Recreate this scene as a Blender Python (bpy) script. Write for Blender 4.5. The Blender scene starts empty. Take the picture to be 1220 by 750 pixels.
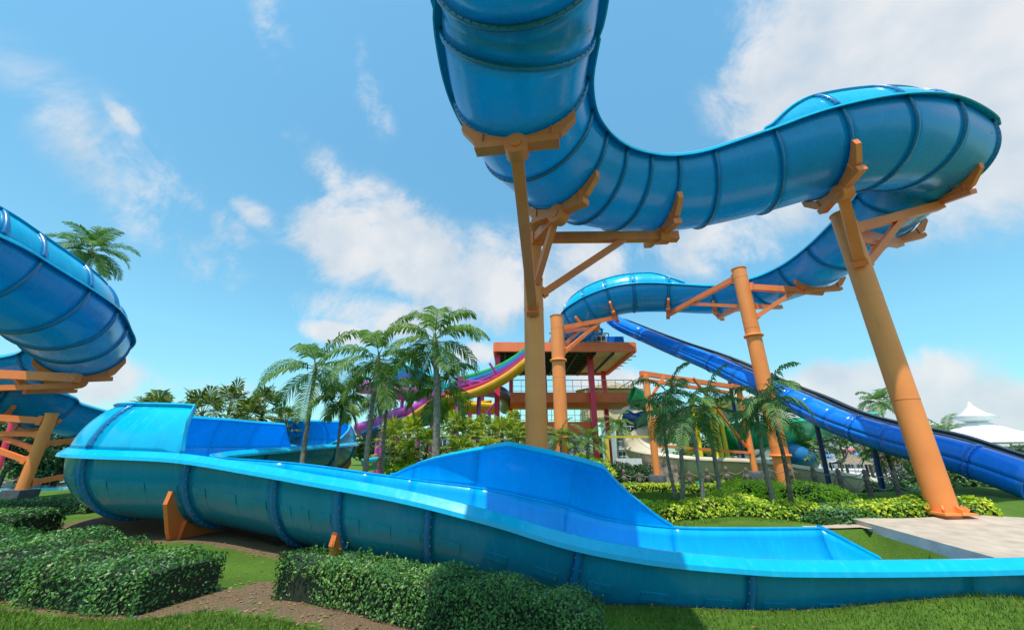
import bpy, bmesh, math, random
import numpy as np
from mathutils import Vector, Matrix, noise
PI = math.pi
R_ = math.radians
rng = random.Random(7)
scene = bpy.context.scene
COL = scene.collection
# ------------------------------------------------------------------ camera
PITCH = R_(19.93); CP, SP = math.cos(PITCH), math.sin(PITCH); F = 455.0; EYE = 1.6
cam_d = bpy.data.cameras.new('camera'); cam = bpy.data.objects.new('camera', cam_d); COL.objects.link(cam)
cam.location = (0, 0, EYE); cam.rotation_euler = (PI/2 + PITCH, 0, 0)
cam_d.sensor_width = 36; cam_d.lens = F/1220*36; cam_d.clip_start = .05; cam_d.clip_end = 5000
scene.camera = cam
scene.view_settings.view_transform = 'Standard'; scene.view_settings.look = 'None'
scene.view_settings.exposure = 0; scene.view_settings.gamma = 1
# survey helpers: a sight line from the eye at a known distance gives a point of the place
def P(px, py, t):
    xc = (px-610)/F; yc = (375-py)/F
    return Vector((xc*t, (CP-yc*SP)*t, EYE+(yc*CP+SP)*t))
def PY(px, py, Y):
    yc = (375-py)/F
    return P(px, py, Y/(CP-yc*SP))
def PZ(px, py, z):
    yc = (375-py)/F
    return P(px, py, (z-EYE)/(yc*CP+SP))
# ------------------------------------------------------------------ terrain height
TC = [(0,0,0),(-8,4,0),(-6,7,0),(-3,4,0),(-12,12,-.15),(-9,10,-.15),(-23,20,-.74),(-40,35,-1.2),(-10,25,-.3),(-4,8,-.2),(8,2,-.5),
      (0,4.2,-.3),(2,5,-.62),(4,6,-.78),(6,5,-.8),(1,8,-.6),(4,8,-.6),(4.3,10,-.2),(7,9.8,-.15),(10,8.5,-.1),(15,21,-1),(20,24,-1.3),(17,22,-1.2),(14,24,-1.1),(20,27,-1.3),(11.5,23,-.8),(9.6,9.2,-.12),(12.5,7.2,-.25),(13,8.8,.0),(12,5.5,-.5),(9,6.6,-.7),(15.5,18,-.1),(25,20,-.6),(6,10.5,.02),(10,10.6,.08),
      (6,12,.2),(11,12,.35),(5,14,.3),(10,15,.35),(14,14,.4),(18,16,.4),(10,20,.2),(0,16,0),(0,25,0),(20,30,0),(40,40,-.5),(0,60,-.5),(0,-10,0),(30,0,-.3),(-30,0,-.3),(90,90,-1),(-90,90,-1.5),(0,110,-1)]
TCa = np.array(TC, float)
def Z(x, y):
    d2 = (TCa[:,0]-x)**2+(TCa[:,1]-y)**2+.7
    w = 1/d2**1.6
    z = float((w*TCa[:,2]).sum()/w.sum())
    if TRENCH:   # the ground is dug out under the low slide
        T_ = TRENCH[0]; dd = (T_[:,0]-x)**2+(T_[:,1]-y)**2; i = int(dd.argmin()); d = math.sqrt(dd[i])
        if d < 1.46 and x < T_[0,0]+.12: z = min(z, T_[i,2]-math.sqrt(1.5*1.5-d*d)-.07)
    return z
TRENCH = []
# ------------------------------------------------------------------ object helpers
def tag(o, label=None, cat=None, group=None, kind=None):
    if label: o['label'] = label
    if cat: o['category'] = cat
    if group: o['group'] = group
    if kind: o['kind'] = kind
    return o
def thing(name, label, cat, loc=(0,0,0), rz=0, group=None):
    o = bpy.data.objects.new(name, None); COL.objects.link(o); o.empty_display_size = .2
    o.location = loc; o.rotation_euler = (0,0,rz)
    o['W'] = 0; del o['W']
    return tag(o, label, cat, group)
class MB:
    """collects vertices and faces; build() links one mesh object"""
    def __init__(s): s.v = []; s.f = []; s.sm = []; s.mi = []
    def add(s, vs, fs, smooth=False, mi=0):
        b = len(s.v); s.v.extend([tuple(x) for x in vs])
        for f in fs: s.f.append(tuple(i+b for i in f)); s.sm.append(smooth); s.mi.append(mi)
        return s
    def box(s, c, size, rot=None, mi=0):
        x, y, z = size[0]/2, size[1]/2, size[2]/2
        vs = [Vector((a*x, b*y, d*z)) for d in (-1,1) for b in (-1,1) for a in (-1,1)]
        if rot is not None: vs = [rot @ q for q in vs]
        vs = [q+Vector(c) for q in vs]
        return s.add(vs, [(0,2,3,1),(4,5,7,6),(0,1,5,4),(2,6,7,3),(0,4,6,2),(1,3,7,5)], False, mi)
    def bar(s, a, b, w, h=None, up=Vector((0,0,1)), mi=0):
        """rectangular bar from a to b"""
        a = Vector(a); b = Vector(b); h = h or w; d = (b-a); L = d.length; d.normalize()
        if abs(d.dot(up)) > .98: up = Vector((0,1,0))
        sx = d.cross(up).normalized(); u = sx.cross(d)
        rot = Matrix((sx, d, u)).transposed()
        return s.box((a+b)/2, (w, L, h), rot, mi)
    def tube(s, pts, rad, n=12, caps=True, mi=0):
        pts = [Vector(p) for p in pts]; m = len(pts)
        if not hasattr(rad, '__len__'): rad = [rad]*m
        rings = []; prev = None
        for i, p in enumerate(pts):
            t = (pts[min(i+1,m-1)]-pts[max(i-1,0)]).normalized()
            if prev is None:
                ref = Vector((0,0,1)) if abs(t.z) < .9 else Vector((1,0,0))
                sx = t.cross(ref).normalized()
            else:
                sx = (prev - t*prev.dot(t)).normalized()
            prev = sx; sy = t.cross(sx)
            rings.append([p+(sx*math.cos(2*PI*k/n)+sy*math.sin(2*PI*k/n))*rad[i] for k in range(n)])
        vs = [q for r in rings for q in r]; fs = []
        for i in range(m-1):
            for k in range(n):
                a = i*n+k; b = i*n+(k+1)%n
                fs.append((a, b, b+n, a+n))
        s.add(vs, fs, True, mi)
        if caps:
            s.add(rings[0], [tuple(range(n))[::-1]], False, mi); s.add(rings[-1], [tuple(range(n))], False, mi)
        return s
    def lathe(s, c, prof, n=16, mi=0, smooth=True):
        c = Vector(c); m = len(prof)
        vs = [c+Vector((r*math.cos(2*PI*k/n), r*math.sin(2*PI*k/n), z)) for r, z in prof for k in range(n)]
        fs = [(i*n+k, i*n+(k+1)%n, (i+1)*n+(k+1)%n, (i+1)*n+k) for i in range(m-1) for k in range(n)]
        fs += [tuple(range(n))[::-1], tuple((m-1)*n+k for k in range(n))]
        return s.add(vs, fs, smooth, mi)
    def build(s, name, mats, parent=None, label=None):
        me = bpy.data.meshes.new(name)
        off = Vector((0,0,0))
        vs = s.v
        if parent is not None:
            inv = parent.matrix_basis.inverted()
            vs = [tuple(inv @ Vector(v)) for v in vs]
        me.from_pydata(vs, [], s.f)
        me.polygons.foreach_set('use_smooth', s.sm)
        if not isinstance(mats, (list, tuple)): mats = [mats]
        for m in mats: me.materials.append(m)
        me.polygons.foreach_set('material_index', s.mi)
        me.update()
        o = bpy.data.objects.new(name, me); COL.objects.link(o)
        if parent is not None: o.parent = parent
        if label: o['label'] = label
        return o
def upd(o):
    """matrix_basis is valid at once for loc/rot set on the object"""
    return o
def copy_tree(o, loc=None, rz=None, label=None, scale=None, parent=None):
    c = o.copy(); COL.objects.link(c)
    if parent is not None: c.parent = parent
    if loc is not None: c.location = loc
    if rz is not None: c.rotation_euler = (0,0,rz)
    if scale is not None: c.scale = (scale,)*3
    if label: c['label'] = label
    for ch in [x for x in KIDS.get(o.name, [])]:
        d = copy_tree(ch, parent=c)
    KIDS[c.name] = [x for x in c.children] if False else KIDS.get(c.name, [])
    return c
KIDS = {}
def register(o):
    """remember the children of a finished prototype"""
    def rec(q):
        ch = [x for x in COL.objects if x.parent == q]
        KIDS[q.name] = ch
        for x in ch: rec(x)
    rec(o); return o
# ------------------------------------------------------------------ materials
def new_mat(name):
    m = bpy.data.materials.new(name); m.use_nodes = True
    nt = m.node_tree; b = nt.nodes['Principled BSDF']
    return m, nt, b
def N(nt, typ, **kw):
    n = nt.nodes.new(typ)
    for k, v in kw.items():
        if k.startswith('i_'): n.inputs[int(k[2:])].default_value = v
        else: setattr(n, k, v)
    return n
def mat(name, col, rough=.5, var=.12, scale=3.0, metal=0, coat=0, bump=0, bscale=40, spec=.5, dirt=0, detail=5, hue=None):
    m, nt, b = new_mat(name); L = nt.links
    tc = N(nt, 'ShaderNodeTexCoord'); nz = N(nt, 'ShaderNodeTexNoise'); nz.inputs['Scale'].default_value = scale; nz.inputs['Detail'].default_value = detail
    L.new(tc.outputs['Object'], nz.inputs['Vector'])
    cr = N(nt, 'ShaderNodeValToRGB'); e = cr.color_ramp.elements
    c2 = hue or col
    e[0].position = .3; e[0].color = (*[x*(1-var) for x in c2], 1); e[1].position = .7; e[1].color = (*[min(1, x*(1+var)) for x in col], 1)
    L.new(nz.outputs['Fac'], cr.inputs['Fac'])
    out = cr.outputs['Color']
    if dirt:
        n2 = N(nt, 'ShaderNodeTexNoise'); n2.inputs['Scale'].default_value = 1.1; n2.inputs['Detail'].default_value = 8
        mp = N(nt, 'ShaderNodeMapping'); mp.inputs['Scale'].default_value = (3, 3, .35)
        L.new(tc.outputs['Object'], mp.inputs['Vector']); L.new(mp.outputs['Vector'], n2.inputs['Vector'])
        r2 = N(nt, 'ShaderNodeValToRGB'); r2.color_ramp.elements[0].position = .58; r2.color_ramp.elements[1].position = .8
        r2.color_ramp.elements[0].color = (0,0,0,1); r2.color_ramp.elements[1].color = (dirt,)*3+(1,)
        L.new(n2.outputs['Fac'], r2.inputs['Fac'])
        mx = N(nt, 'ShaderNodeMixRGB'); mx.inputs['Color2'].default_value = (.12,.09,.06,1)
        L.new(r2.outputs['Color'], mx.inputs['Fac']); L.new(out, mx.inputs['Color1']); out = mx.outputs['Color']
    L.new(out, b.inputs['Base Color'])
    b.inputs['Roughness'].default_value = rough; b.inputs['Metallic'].default_value = metal
    b.inputs['Coat Weight'].default_value = coat; b.inputs['Coat Roughness'].default_value = .08
    b.inputs['Specular IOR Level'].default_value = spec
    if bump:
        n3 = N(nt, 'ShaderNodeTexNoise'); n3.inputs['Scale'].default_value = bscale; n3.inputs['Detail'].default_value = 4
        L.new(tc.outputs['Object'], n3.inputs['Vector'])
        bp = N(nt, 'ShaderNodeBump'); bp.inputs['Strength'].default_value = bump; bp.inputs['Distance'].default_value = .02
        L.new(n3.outputs['Fac'], bp.inputs['Height']); L.new(bp.outputs['Normal'], b.inputs['Normal'])
    return m
def leafmat(name, cols, rough=.45, trans=.35):
    """leaf material: colour varies from leaf to leaf (random per island) and in clumps"""
    m, nt, b = new_mat(name); L = nt.links
    g = N(nt, 'ShaderNodeNewGeometry'); cr = N(nt, 'ShaderNodeValToRGB')
    tc = N(nt, 'ShaderNodeTexCoord'); nz = N(nt, 'ShaderNodeTexNoise'); nz.inputs['Scale'].default_value = 1.6; nz.inputs['Detail'].default_value = 2
    L.new(tc.outputs['Object'], nz.inputs['Vector'])
    ma = N(nt, 'ShaderNodeMath', operation='MULTIPLY_ADD'); ma.inputs[1].default_value = .5
    mb = N(nt, 'ShaderNodeMath', operation='MULTIPLY_ADD'); mb.inputs[1].default_value = 1.1; mb.inputs[2].default_value = -.28
    L.new(nz.outputs['Fac'], mb.inputs[0]); L.new(g.outputs['Random Per Island'], ma.inputs[0]); L.new(mb.outputs[0], ma.inputs[2])
    els = cr.color_ramp.elements; n = len(cols)
    while len(els) < n: els.new(.5)
    for i, c in enumerate(cols): els[i].position = .08+.84*i/(n-1); els[i].color = (*c, 1)
    L.new(ma.outputs[0], cr.inputs['Fac']); L.new(cr.outputs['Color'], b.inputs['Base Color'])
    b.inputs['Roughness'].default_value = rough; b.inputs['Specular IOR Level'].default_value = .45
    out = nt.nodes['Material Output']
    tr = N(nt, 'ShaderNodeBsdfTranslucent'); mx = N(nt, 'ShaderNodeMixShader'); mx.inputs[0].default_value = trans
    gm = N(nt, 'ShaderNodeMixRGB', blend_type='MULTIPLY'); gm.inputs[0].default_value = 1; gm.inputs['Color2'].default_value = (1.3, 1.35, .5, 1)
    L.new(cr.outputs['Color'], gm.inputs['Color1']); L.new(gm.outputs['Color'], tr.inputs['Color'])
    L.new(b.outputs[0], mx.inputs[1]); L.new(tr.outputs[0], mx.inputs[2]); L.new(mx.outputs[0], out.inputs['Surface'])
    return m
def fibre(name, outer, inner, trans=.0, coat=.25, spec=.5, tcol=None):
    """glossy fibreglass: material of the outside with faint laminate mottling, streaks and water stains"""
    m, nt, b = new_mat(name); L = nt.links
    tc = N(nt, 'ShaderNodeTexCoord'); oi = N(nt, 'ShaderNodeObjectInfo')
    nz = N(nt, 'ShaderNodeTexNoise'); nz.inputs['Scale'].default_value = .9; nz.inputs['Detail'].default_value = 7; nz.inputs['Roughness'].default_value = .62
    L.new(tc.outputs['Object'], nz.inputs['Vector'])
    mp = N(nt, 'ShaderNodeMapping'); mp.inputs['Scale'].default_value = (7, 7, .5); L.new(tc.outputs['Object'], mp.inputs['Vector'])
    n2 = N(nt, 'ShaderNodeTexNoise'); n2.inputs['Scale'].default_value = 1.2; n2.inputs['Detail'].default_value = 6; L.new(mp.outputs['Vector'], n2.inputs['Vector'])
    a = N(nt, 'ShaderNodeMath', operation='MULTIPLY_ADD'); a.inputs[1].default_value = .5; a.inputs[2].default_value = .56
    L.new(nz.outputs['Fac'], a.inputs[0])
    c = N(nt, 'ShaderNodeMath', operation='MULTIPLY_ADD'); c.inputs[1].default_value = .22; L.new(n2.outputs['Fac'], c.inputs[0]); L.new(a.outputs[0], c.inputs[2])
    d = N(nt, 'ShaderNodeMath', operation='MULTIPLY_ADD'); d.inputs[1].default_value = .16; L.new(oi.outputs['Random'], d.inputs[0]); L.new(c.outputs[0], d.inputs[2])
    mx = N(nt, 'ShaderNodeMixRGB', blend_type='MULTIPLY'); mx.inputs[0].default_value = 1; mx.inputs['Color1'].default_value = (*outer, 1)
    L.new(d.outputs[0], mx.inputs['Color2'])
    # pale lime and dust stains
    r2 = N(nt, 'ShaderNodeValToRGB'); r2.color_ramp.elements[0].position = .56; r2.color_ramp.elements[0].color = (0,0,0,1)
    r2.color_ramp.elements[1].position = .8; r2.color_ramp.elements[1].color = (.22,.22,.22,1)
    L.new(n2.outputs['Fac'], r2.inputs['Fac'])
    ms = N(nt, 'ShaderNodeMixRGB'); L.new(r2.outputs['Color'], ms.inputs['Fac']); L.new(mx.outputs['Color'], ms.inputs['Color1']); ms.inputs['Color2'].default_value = (*inner, 1)
    L.new(ms.outputs['Color'], b.inputs['Base Color'])
    rr = N(nt, 'ShaderNodeMapRange'); rr.inputs['To Min'].default_value = .14; rr.inputs['To Max'].default_value = .36
    L.new(n2.outputs['Fac'], rr.inputs['Value']); L.new(rr.outputs[0], b.inputs['Roughness'])
    b.inputs['Coat Weight'].default_value = coat; b.inputs['Coat Roughness'].default_value = .12; b.inputs['Specular IOR Level'].default_value = spec
    n3 = N(nt, 'ShaderNodeTexNoise'); n3.inputs['Scale'].default_value = 2.3; n3.inputs['Detail'].default_value = 3; L.new(tc.outputs['Object'], n3.inputs['Vector'])
    bp = N(nt, 'ShaderNodeBump'); bp.inputs['Strength'].default_value = .12; bp.inputs['Distance'].default_value = .05
    L.new(n3.outputs['Fac'], bp.inputs['Height']); L.new(bp.outputs['Normal'], b.inputs['Normal'])
    if trans:
        out = nt.nodes['Material Output']
        tr = N(nt, 'ShaderNodeBsdfTranslucent'); tr.inputs['Color'].default_value = (*(tcol or (outer[0], outer[1], min(1, outer[2]*1.25))), 1)
        ms2 = N(nt, 'ShaderNodeMixShader'); ms2.inputs[0].default_value = trans
        L.new(b.outputs[0], ms2.inputs[1]); L.new(tr.outputs[0], ms2.inputs[2]); L.new(ms2.outputs[0], out.inputs['Surface'])
    return m
M = {}
M['teal'] = fibre('teal_fibreglass_outside', (.001,.31,.70), (.02,.40,.70), .27, tcol=(.015,.58,.82))
M['tealC'] = fibre('teal_fibreglass_low_slide', (.003,.28,.47), (.08,.36,.5), .10)
M['cyan'] = fibre('cyan_fibreglass_rim', (.001,.40,.68), (.12,.48,.66), coat=.1, spec=.3)
M['inner'] = fibre('blue_fibreglass_inside', (.0,.37,.80), (.01,.45,.8), coat=.05, spec=.22)
M['rib'] = fibre('dark_blue_joint_rib', (.001,.18,.44), (.02,.24,.46))
M['innerT'] = fibre('translucent_blue_inside', (.0,.36,.80), (.01,.45,.8), .26, coat=.05, spec=.25, tcol=(.06,.66,.88))
M['seam'] = mat('pale_sealant', (.25,.6,.75), .5)
M['bolt'] = mat('galvanised_bolt', (.45,.5,.52), .35, metal=.6)
M['orange'] = mat('orange_painted_steel', (.97,.215,.05), .48, .12, 1.3, coat=.05, dirt=.3, bump=.05)
M['post'] = mat('amber_painted_steel', (.99,.285,.07), .5, .10, 1.0, coat=.04, dirt=.3, bump=.05)
M['concrete'] = mat('dark_grey_footing', (.075,.085,.10), .85, .25, 6, bump=.4)
M['royal'] = fibre('royal_blue_tube', (.004,.19,.80), (.03,.28,.8), coat=.05, spec=.35)
M['navy'] = fibre('navy_track', (.004,.03,.16), (.03,.07,.2))
# ------------------------------------------------------------------ flume
def crom(pts, k=8):
    """Catmull-Rom through lists of equal-length tuples; returns samples, k per span"""
    A = [np.array(p, float) for p in pts]; out = []; n = len(A)
    for i in range(n-1):
        p0 = A[i-1] if i > 0 else 2*A[0]-A[1]; p1 = A[i]; p2 = A[i+1]; p3 = A[i+2] if i+2 < n else 2*A[-1]-A[-2]
        for j in range(k):
            t = j/k
            out.append(.5*((2*p1)+(-p0+p2)*t+(2*p0-5*p1+4*p2-p3)*t*t+(-p0+3*p1-3*p2+p3)*t**3))
    out.append(A[-1]); return out
def smooth(a, it=2):
    a = [np.array(x) for x in a]
    for _ in range(it):
        a = [a[0]]+[(a[i-1]+2*a[i]+a[i+1])/4 for i in range(1, len(a)-1)]+[a[-1]]
    return a
class Path:
    def __init__(s, pts, K=8, rim_side=0, R=1.4, it=4):
        """pts: (x,y,z,bank_deg). rim_side +1: points are the right-hand rim, axis lies to their left; -1: points are the left-hand rim; 0: points are the axis.
        bank is positive when the left side is higher."""
        s.K = K; s.R = R
        sm = smooth(crom(pts, K), it); n = len(sm)
        s.c = []; s.T = []; s.S = []; s.U = []
        for i in range(n):
            a = sm[max(0, i-1)][:3]; b = sm[min(n-1, i+1)][:3]
            T = Vector(b-a).normalized(); H = Vector((T.x, T.y, 0)).normalized()
            left = Vector((-H.y, H.x, 0)); bk = R_(sm[i][3])
            S = (left*math.cos(bk)+Vector((0,0,1))*math.sin(bk)); S = (S-T*S.dot(T)).normalized(); U = T.cross(S).normalized()
            if U.z < 0: U = -U
            p = Vector(sm[i][:3])
            if rim_side: p = p+S*R*rim_side
            s.c.append(p); s.T.append(T); s.S.append(S); s.U.append(U)
        if rim_side:   # axis tangents
            for i in range(n):
                T = (s.c[min(n-1,i+1)]-s.c[max(0,i-1)]).normalized(); S = (s.S[i]-T*s.S[i].dot(T)).normalized()
                s.T[i] = T; s.S[i] = S; s.U[i] = T.cross(S)
        s.n = n
    def at(s, u):
        i = min(s.n-1, max(0, int(round(u*s.K)))); return i
    def pt(s, i, ang, r):
        """ang in degrees: 0 = right rim, 90 = bottom, 180 = left rim, beyond = wall extension"""
        a = R_(ang)
        return s.c[i]-s.S[i]*math.cos(a)*r-s.U[i]*math.sin(a)*r
def shell(p, i0, i1, a0f, a1f, th=.035, na=26, r0=None, mats=(0,1), eps=0):
    """part of the trough between samples i0..i1 and angles a0f(i)..a1f(i): outside material 0, inside 1"""
    mb = MB(); R = r0 or p.R; m = i1-i0+1
    out = []; inn = []
    for i in range(i0, i1+1):
        a0 = a0f(i); a1 = a1f(i)
        for k in range(na+1):
            a = a0+(a1-a0)*k/na
            out.append(p.pt(i, a, R+th)); inn.append(p.pt(i, a, R))
    w = na+1; nO = len(out); fs = []; fi = []
    for i in range(m-1):
        for k in range(na):
            a = i*w+k
            fs.append((a, a+w, a+w+1, a+1)); fi.append((a+nO, a+1+nO, a+w+1+nO, a+w+nO))
    mb.add(out+inn, fs, True, 0)
    b = len(mb.v)-2*nO
    for f in fi: mb.f.append(f); mb.sm.append(True); mb.mi.append(1)
    ed = []
    for i in range(m-1):
        a = i*w; ed.append((a, a+nO, a+w+nO, a+w)); a = i*w+na; ed.append((a, a+w, a+w+nO, a+nO))
    for k in range(na):
        ed.append((k, k+1, k+1+nO, k+nO)); a = (m-1)*w+k; ed.append((a, a+nO, a+1+nO, a+1))
    for f in ed: mb.f.append(f); mb.sm.append(False); mb.mi.append(0)
    return mb
def strip(p, i0, i1, prof, mi=0, smooth_=False, af=None):
    """extruded profile [(ang or None, dr, off)] along the path; closed loop of (side offset x, up offset z) relative to rim"""
    mb = MB(); n = len(prof); vs = []
    for i in range(i0, i1+1):
        for q in prof: vs.append(q(i))
    m = i1-i0+1; fs = []
    for i in range(m-1):
        for k in range(n):
            a = i*n+k; b = i*n+(k+1)%n
            fs.append((a, b, b+n, a+n))
    mb.add(vs, fs, smooth_, mi)
    mb.add(vs[:n], [tuple(range(n))[::-1]], False, mi); mb.add(vs[-n:], [tuple(range(n))], False, mi)
    return mb
def rim_prof(p, side, w=.2, drop=.10, t=.035, ext=None):
    """sloping outward lip; side +1 = left rim, -1 = right rim"""
    def mk(x, z):
        return lambda i: p.c[i]+p.S[i]*side*(p.R+x)+p.U[i]*z
    return [mk(-.01,.03), mk(.07,.035), mk(w,-drop+.02), mk(w+.01,-drop-.05), mk(w-.03,-drop-.05), mk(w-.04,-drop), mk(.036,-.01), mk(-.01,.0)]
def rib_mb(p, i, a0=0, a1=180, w=.05, h=.085, n=28, bolts=False, gap=.0):
    mb = MB(); T = p.T[i]; vs = []; R = p.R+.03
    for k in range(n+1):
        a = a0+(a1-a0)*k/n
        for dt, r in ((-w,R-.005),(-w*.9,R+h),(w*.9,R+h),(w,R-.005)):
            vs.append(p.pt(i, a, r)+T*dt)
    fs = []
    for k in range(n):
        for j in range(3):
            q = k*4+j; fs.append((q, q+4, q+5, q+1))
    fs += [(0,1,2,3), tuple(n*4+j for j in (3,2,1,0))]
    mb.add(vs, fs, True, 0)
    if bolts:
        L = R_(abs(a1-a0))*R; c = int(L/.16)
        for k in range(c):
            a = a0+(a1-a0)*(k+.5)/c; q = p.pt(i, a, R+h*.55)
            rad = (q-p.c[i]).normalized()
            s = T.cross(rad)
            rot = Matrix((T, s, rad)).transposed()
            mb.box(q, (w*2+.03, .022, .022), rot, 1)
    return mb
def flume(root, p, ribs, exts=(), ulo=None, uhi=None, bolts=False, pads=None, rimw=.2, drop=.10, ribw=.05, ribh=.085, om='teal'):
    """builds sections, ribs, rims and wall extensions under root. ribs: list of u (control index units)"""
    us = sorted(ribs); i_lo = p.at(ulo if ulo is not None else us[0]); i_hi = p.at(uhi if uhi is not None else us[-1])
    cuts = [i_lo]+[p.at(u) for u in us if i_lo < p.at(u) < i_hi]+[i_hi]
    for a, b in zip(cuts[:-1], cuts[1:]):
        mb = shell(p, a, b, lambda i: 0, lambda i: 180)
        if pads:
            mb2 = pad_mb(p, a, b, pads)
            base = len(mb.v); mb.v.extend(mb2.v)
            for f, s_, m_ in zip(mb2.f, mb2.sm, mb2.mi): mb.f.append(tuple(x+base for x in f)); mb.sm.append(s_); mb.mi.append(m_)
        mb.build('flume_section', [M[om], M['innerT' if om == 'teal' else 'inner']], root)
    for u in us:
        i = p.at(u)
        if i_lo <= i <= i_hi: rib_mb(p, i, 1, 179, ribw, ribh, bolts=bolts).build('joint_rib', [M['rib'], M['bolt'] if om != 'teal' else M['rib']], root)
    for sd in (1, -1):
        strip(p, i_lo, i_hi, rim_prof(p, sd, rimw, drop)).build('rim', M['cyan'], root)
    for e in exts:
        build_ext(root, p, e, cuts, bolts)
def ext_ang(e, u):
    u0, u1, u2, u3, side, mx = e[:6]
    if u <= u0 or u >= u3: f = 0
    elif u < u1: f = (u-u0)/(u1-u0)
    elif u > u2: f = (u3-u)/(u3-u2)
    else: f = 1
    if u1 == u0 and u == u0: f = 1
    if isinstance(mx, list):
        v = mx[0][1]
        for (x0, y0), (x1, y1) in zip(mx[:-1], mx[1:]):
            if u >= x0: v = y0+(y1-y0)*min(1, (u-x0)/(x1-x0))
        mx = v
    return mx*max(f, .0)
def build_ext(root, p, e, cuts, bolts=False):
    u0, u1, u2, u3, side, mx = e[:6]
    ia, ib = p.at(u0), p.at(u3)
    cc = [ia]+[c for c in cuts if ia < c < ib]+[ib]
    def A(i):
        v = max(ext_ang(e, i/p.K), 1.2 if ia <= i <= ib else 0)
        return (-v if side < 0 else 180+v)
    base = (lambda i: 0.) if side < 0 else (lambda i: 180.)
    for a, b in zip(cc[:-1], cc[1:]):
        if side < 0: mb = shell(p, a, b, A, lambda i: -.6, na=10)
        else: mb = shell(p, a, b, lambda i: 180.6, A, na=10)
        mb.build('wall_extension', [M['cyan'], M['inner']], root)
    # top lip
    def mk(dr, da):
        return lambda i: p.pt(i, A(i)+(da if side > 0 else -da), p.R+dr)
    strip(p, ia, ib, [mk(-.01,-.2), mk(-.01,2.2), mk(.11,2.2), mk(.11,.2), mk(.036,.2)]).build('extension_lip', M['cyan'], root)
    for c in cc:
        a1 = abs(A(c)-base(c))
        if a1 < 4: continue
        if c == cc[0] and a1 > 30:
            s0_, s1_ = (-a1, -2) if side < 0 else (182, 180+a1)
            rib_mb(p, c, s0_, s1_, .03, .05, 12).build('end_lip', [M['cyan'], M['bolt']], root); continue
        if side < 0: mb = rib_mb(p, c, -a1, -2, .05, .07, 12, bolts=bolts)
        else: mb = rib_mb(p, c, 182, 180+a1, .05, .07, 12, bolts=bolts)
        mb.build('extension_rib', [M['rib'], M['bolt']], root)
def pad_mb(p, a, b, pads):
    """raised rectangles moulded into the outside of a section"""
    mb = MB(); side, ang0, ang1, nper = pads; m = b-a
    if m < nper*2: return mb
    for q in range(nper):
        s0 = a+m*(q+.30)/nper; s1 = a+m*(q+.74)/nper
        def at(s, ang, r):
            i = int(s); f = s-i; i2 = min(i+1, p.n-1)
            return p.pt(i, ang, r).lerp(p.pt(i2, ang, r), f)
        R = p.R+.033; vs = []
        an = lambda k: (ang0+(ang1-ang0)*k/4) if side < 0 else 180-(ang0+(ang1-ang0)*k/4)
        for k in range(5):
            h = .016 if k < 2 else .004
            for s in (s0, s1): vs += [at(s, an(k), R-.002), at(s, an(k), R+h)]
        fs = []
        for k in range(4):
            o = k*4; fs += [(o+1, o+5, o+7, o+3), (o, o+4, o+5, o+1), (o+3, o+7, o+6, o+2)]
        fs += [(0,1,3,2), (16,18,19,17)]
        mb.add(vs, fs, False, 0)
    return mb
def cradle(p, i, half=58, beam=.62, th=.16, tip=.10, ctr=0):
    """curved saddle plate under the trough at sample i: arc inside, flat beam below"""
    mb = MB(); T = p.T[i]; R = p.R+.12; n = 14; inner = []; outer = []
    hb = half*beam; yb = R*1.0+tip+.05   # depth of the flat underside
    for k in range(n+1):
        a = 90+ctr-half+2*half*k/n
        inner.append((a, R))
    def pl(a, r): return p.pt(i, a, r)
    def flat(xs, d):   # xs = signed lateral position, d = depth from axis
        ca = R_(ctr); sx = p.S[i]*math.cos(ca)-p.U[i]*math.sin(ca)*-1 if False else p.S[i]
        return p.c[i]+p.S[i]*xs-p.U[i]*d
    a_l = R_(half)
    xt = math.sin(a_l)*R; dt = math.cos(a_l)*R
    poly_out = [(-xt*1.0-.02, dt), (-xt*1.04-.06, dt+.10), (-xt*.72, R+tip+.0), (xt*.72, R+tip+.0), (xt*1.04+.06, dt+.10), (xt+.02, dt)]
    arc = [(-math.sin(R_(half-2*half*k/n))*R, math.cos(R_(half-2*half*k/n))*R) for k in range(n+1)]
    # resample outer polyline to n+1 points
    L = [0]
    for q in range(1, len(poly_out)): L.append(L[-1]+math.dist(poly_out[q], poly_out[q-1]))
    def samp(f):
        d = f*L[-1]
        for q in range(1, len(L)):
            if d <= L[q]+1e-9:
                g = (d-L[q-1])/(L[q]-L[q-1]); a, b = poly_out[q-1], poly_out[q]
                return (a[0]+(b[0]-a[0])*g, a[1]+(b[1]-a[1])*g)
        return poly_out[-1]
    vs = []
    for k in range(n+1):
        o = samp(k/n); q = arc[k]
        for (x, d) in (q, o):
            for s in (-1, 1): vs.append(flat(x, d)+T*s*th/2)
    fs = []
    for k in range(n):
        a = k*4
        fs += [(a, a+4, a+6, a+2), (a+1, a+3, a+7, a+5), (a+2, a+6, a+7, a+3), (a, a+1, a+5, a+4)]
    fs += [(0,2,3,1), (n*4, n*4+1, n*4+3, n*4+2)]
    mb.add(vs, fs, False, 0)
    # box beam under it, a little wider along the track
    a0 = flat(-xt*.74, R+tip+.07); b0 = flat(xt*.74, R+tip+.07)
    mb.bar(a0, b0, .26, .16, up=p.U[i])
    for xx in (-.62, .62):   # stiffeners
        mb.bar(flat(xt*xx, R*math.cos(math.asin(min(.99, abs(xt*xx)/R)))+.02), flat(xt*xx, R+tip), .24, .03, up=p.S[i])
    return mb, flat(0, R+tip+.15)
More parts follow.
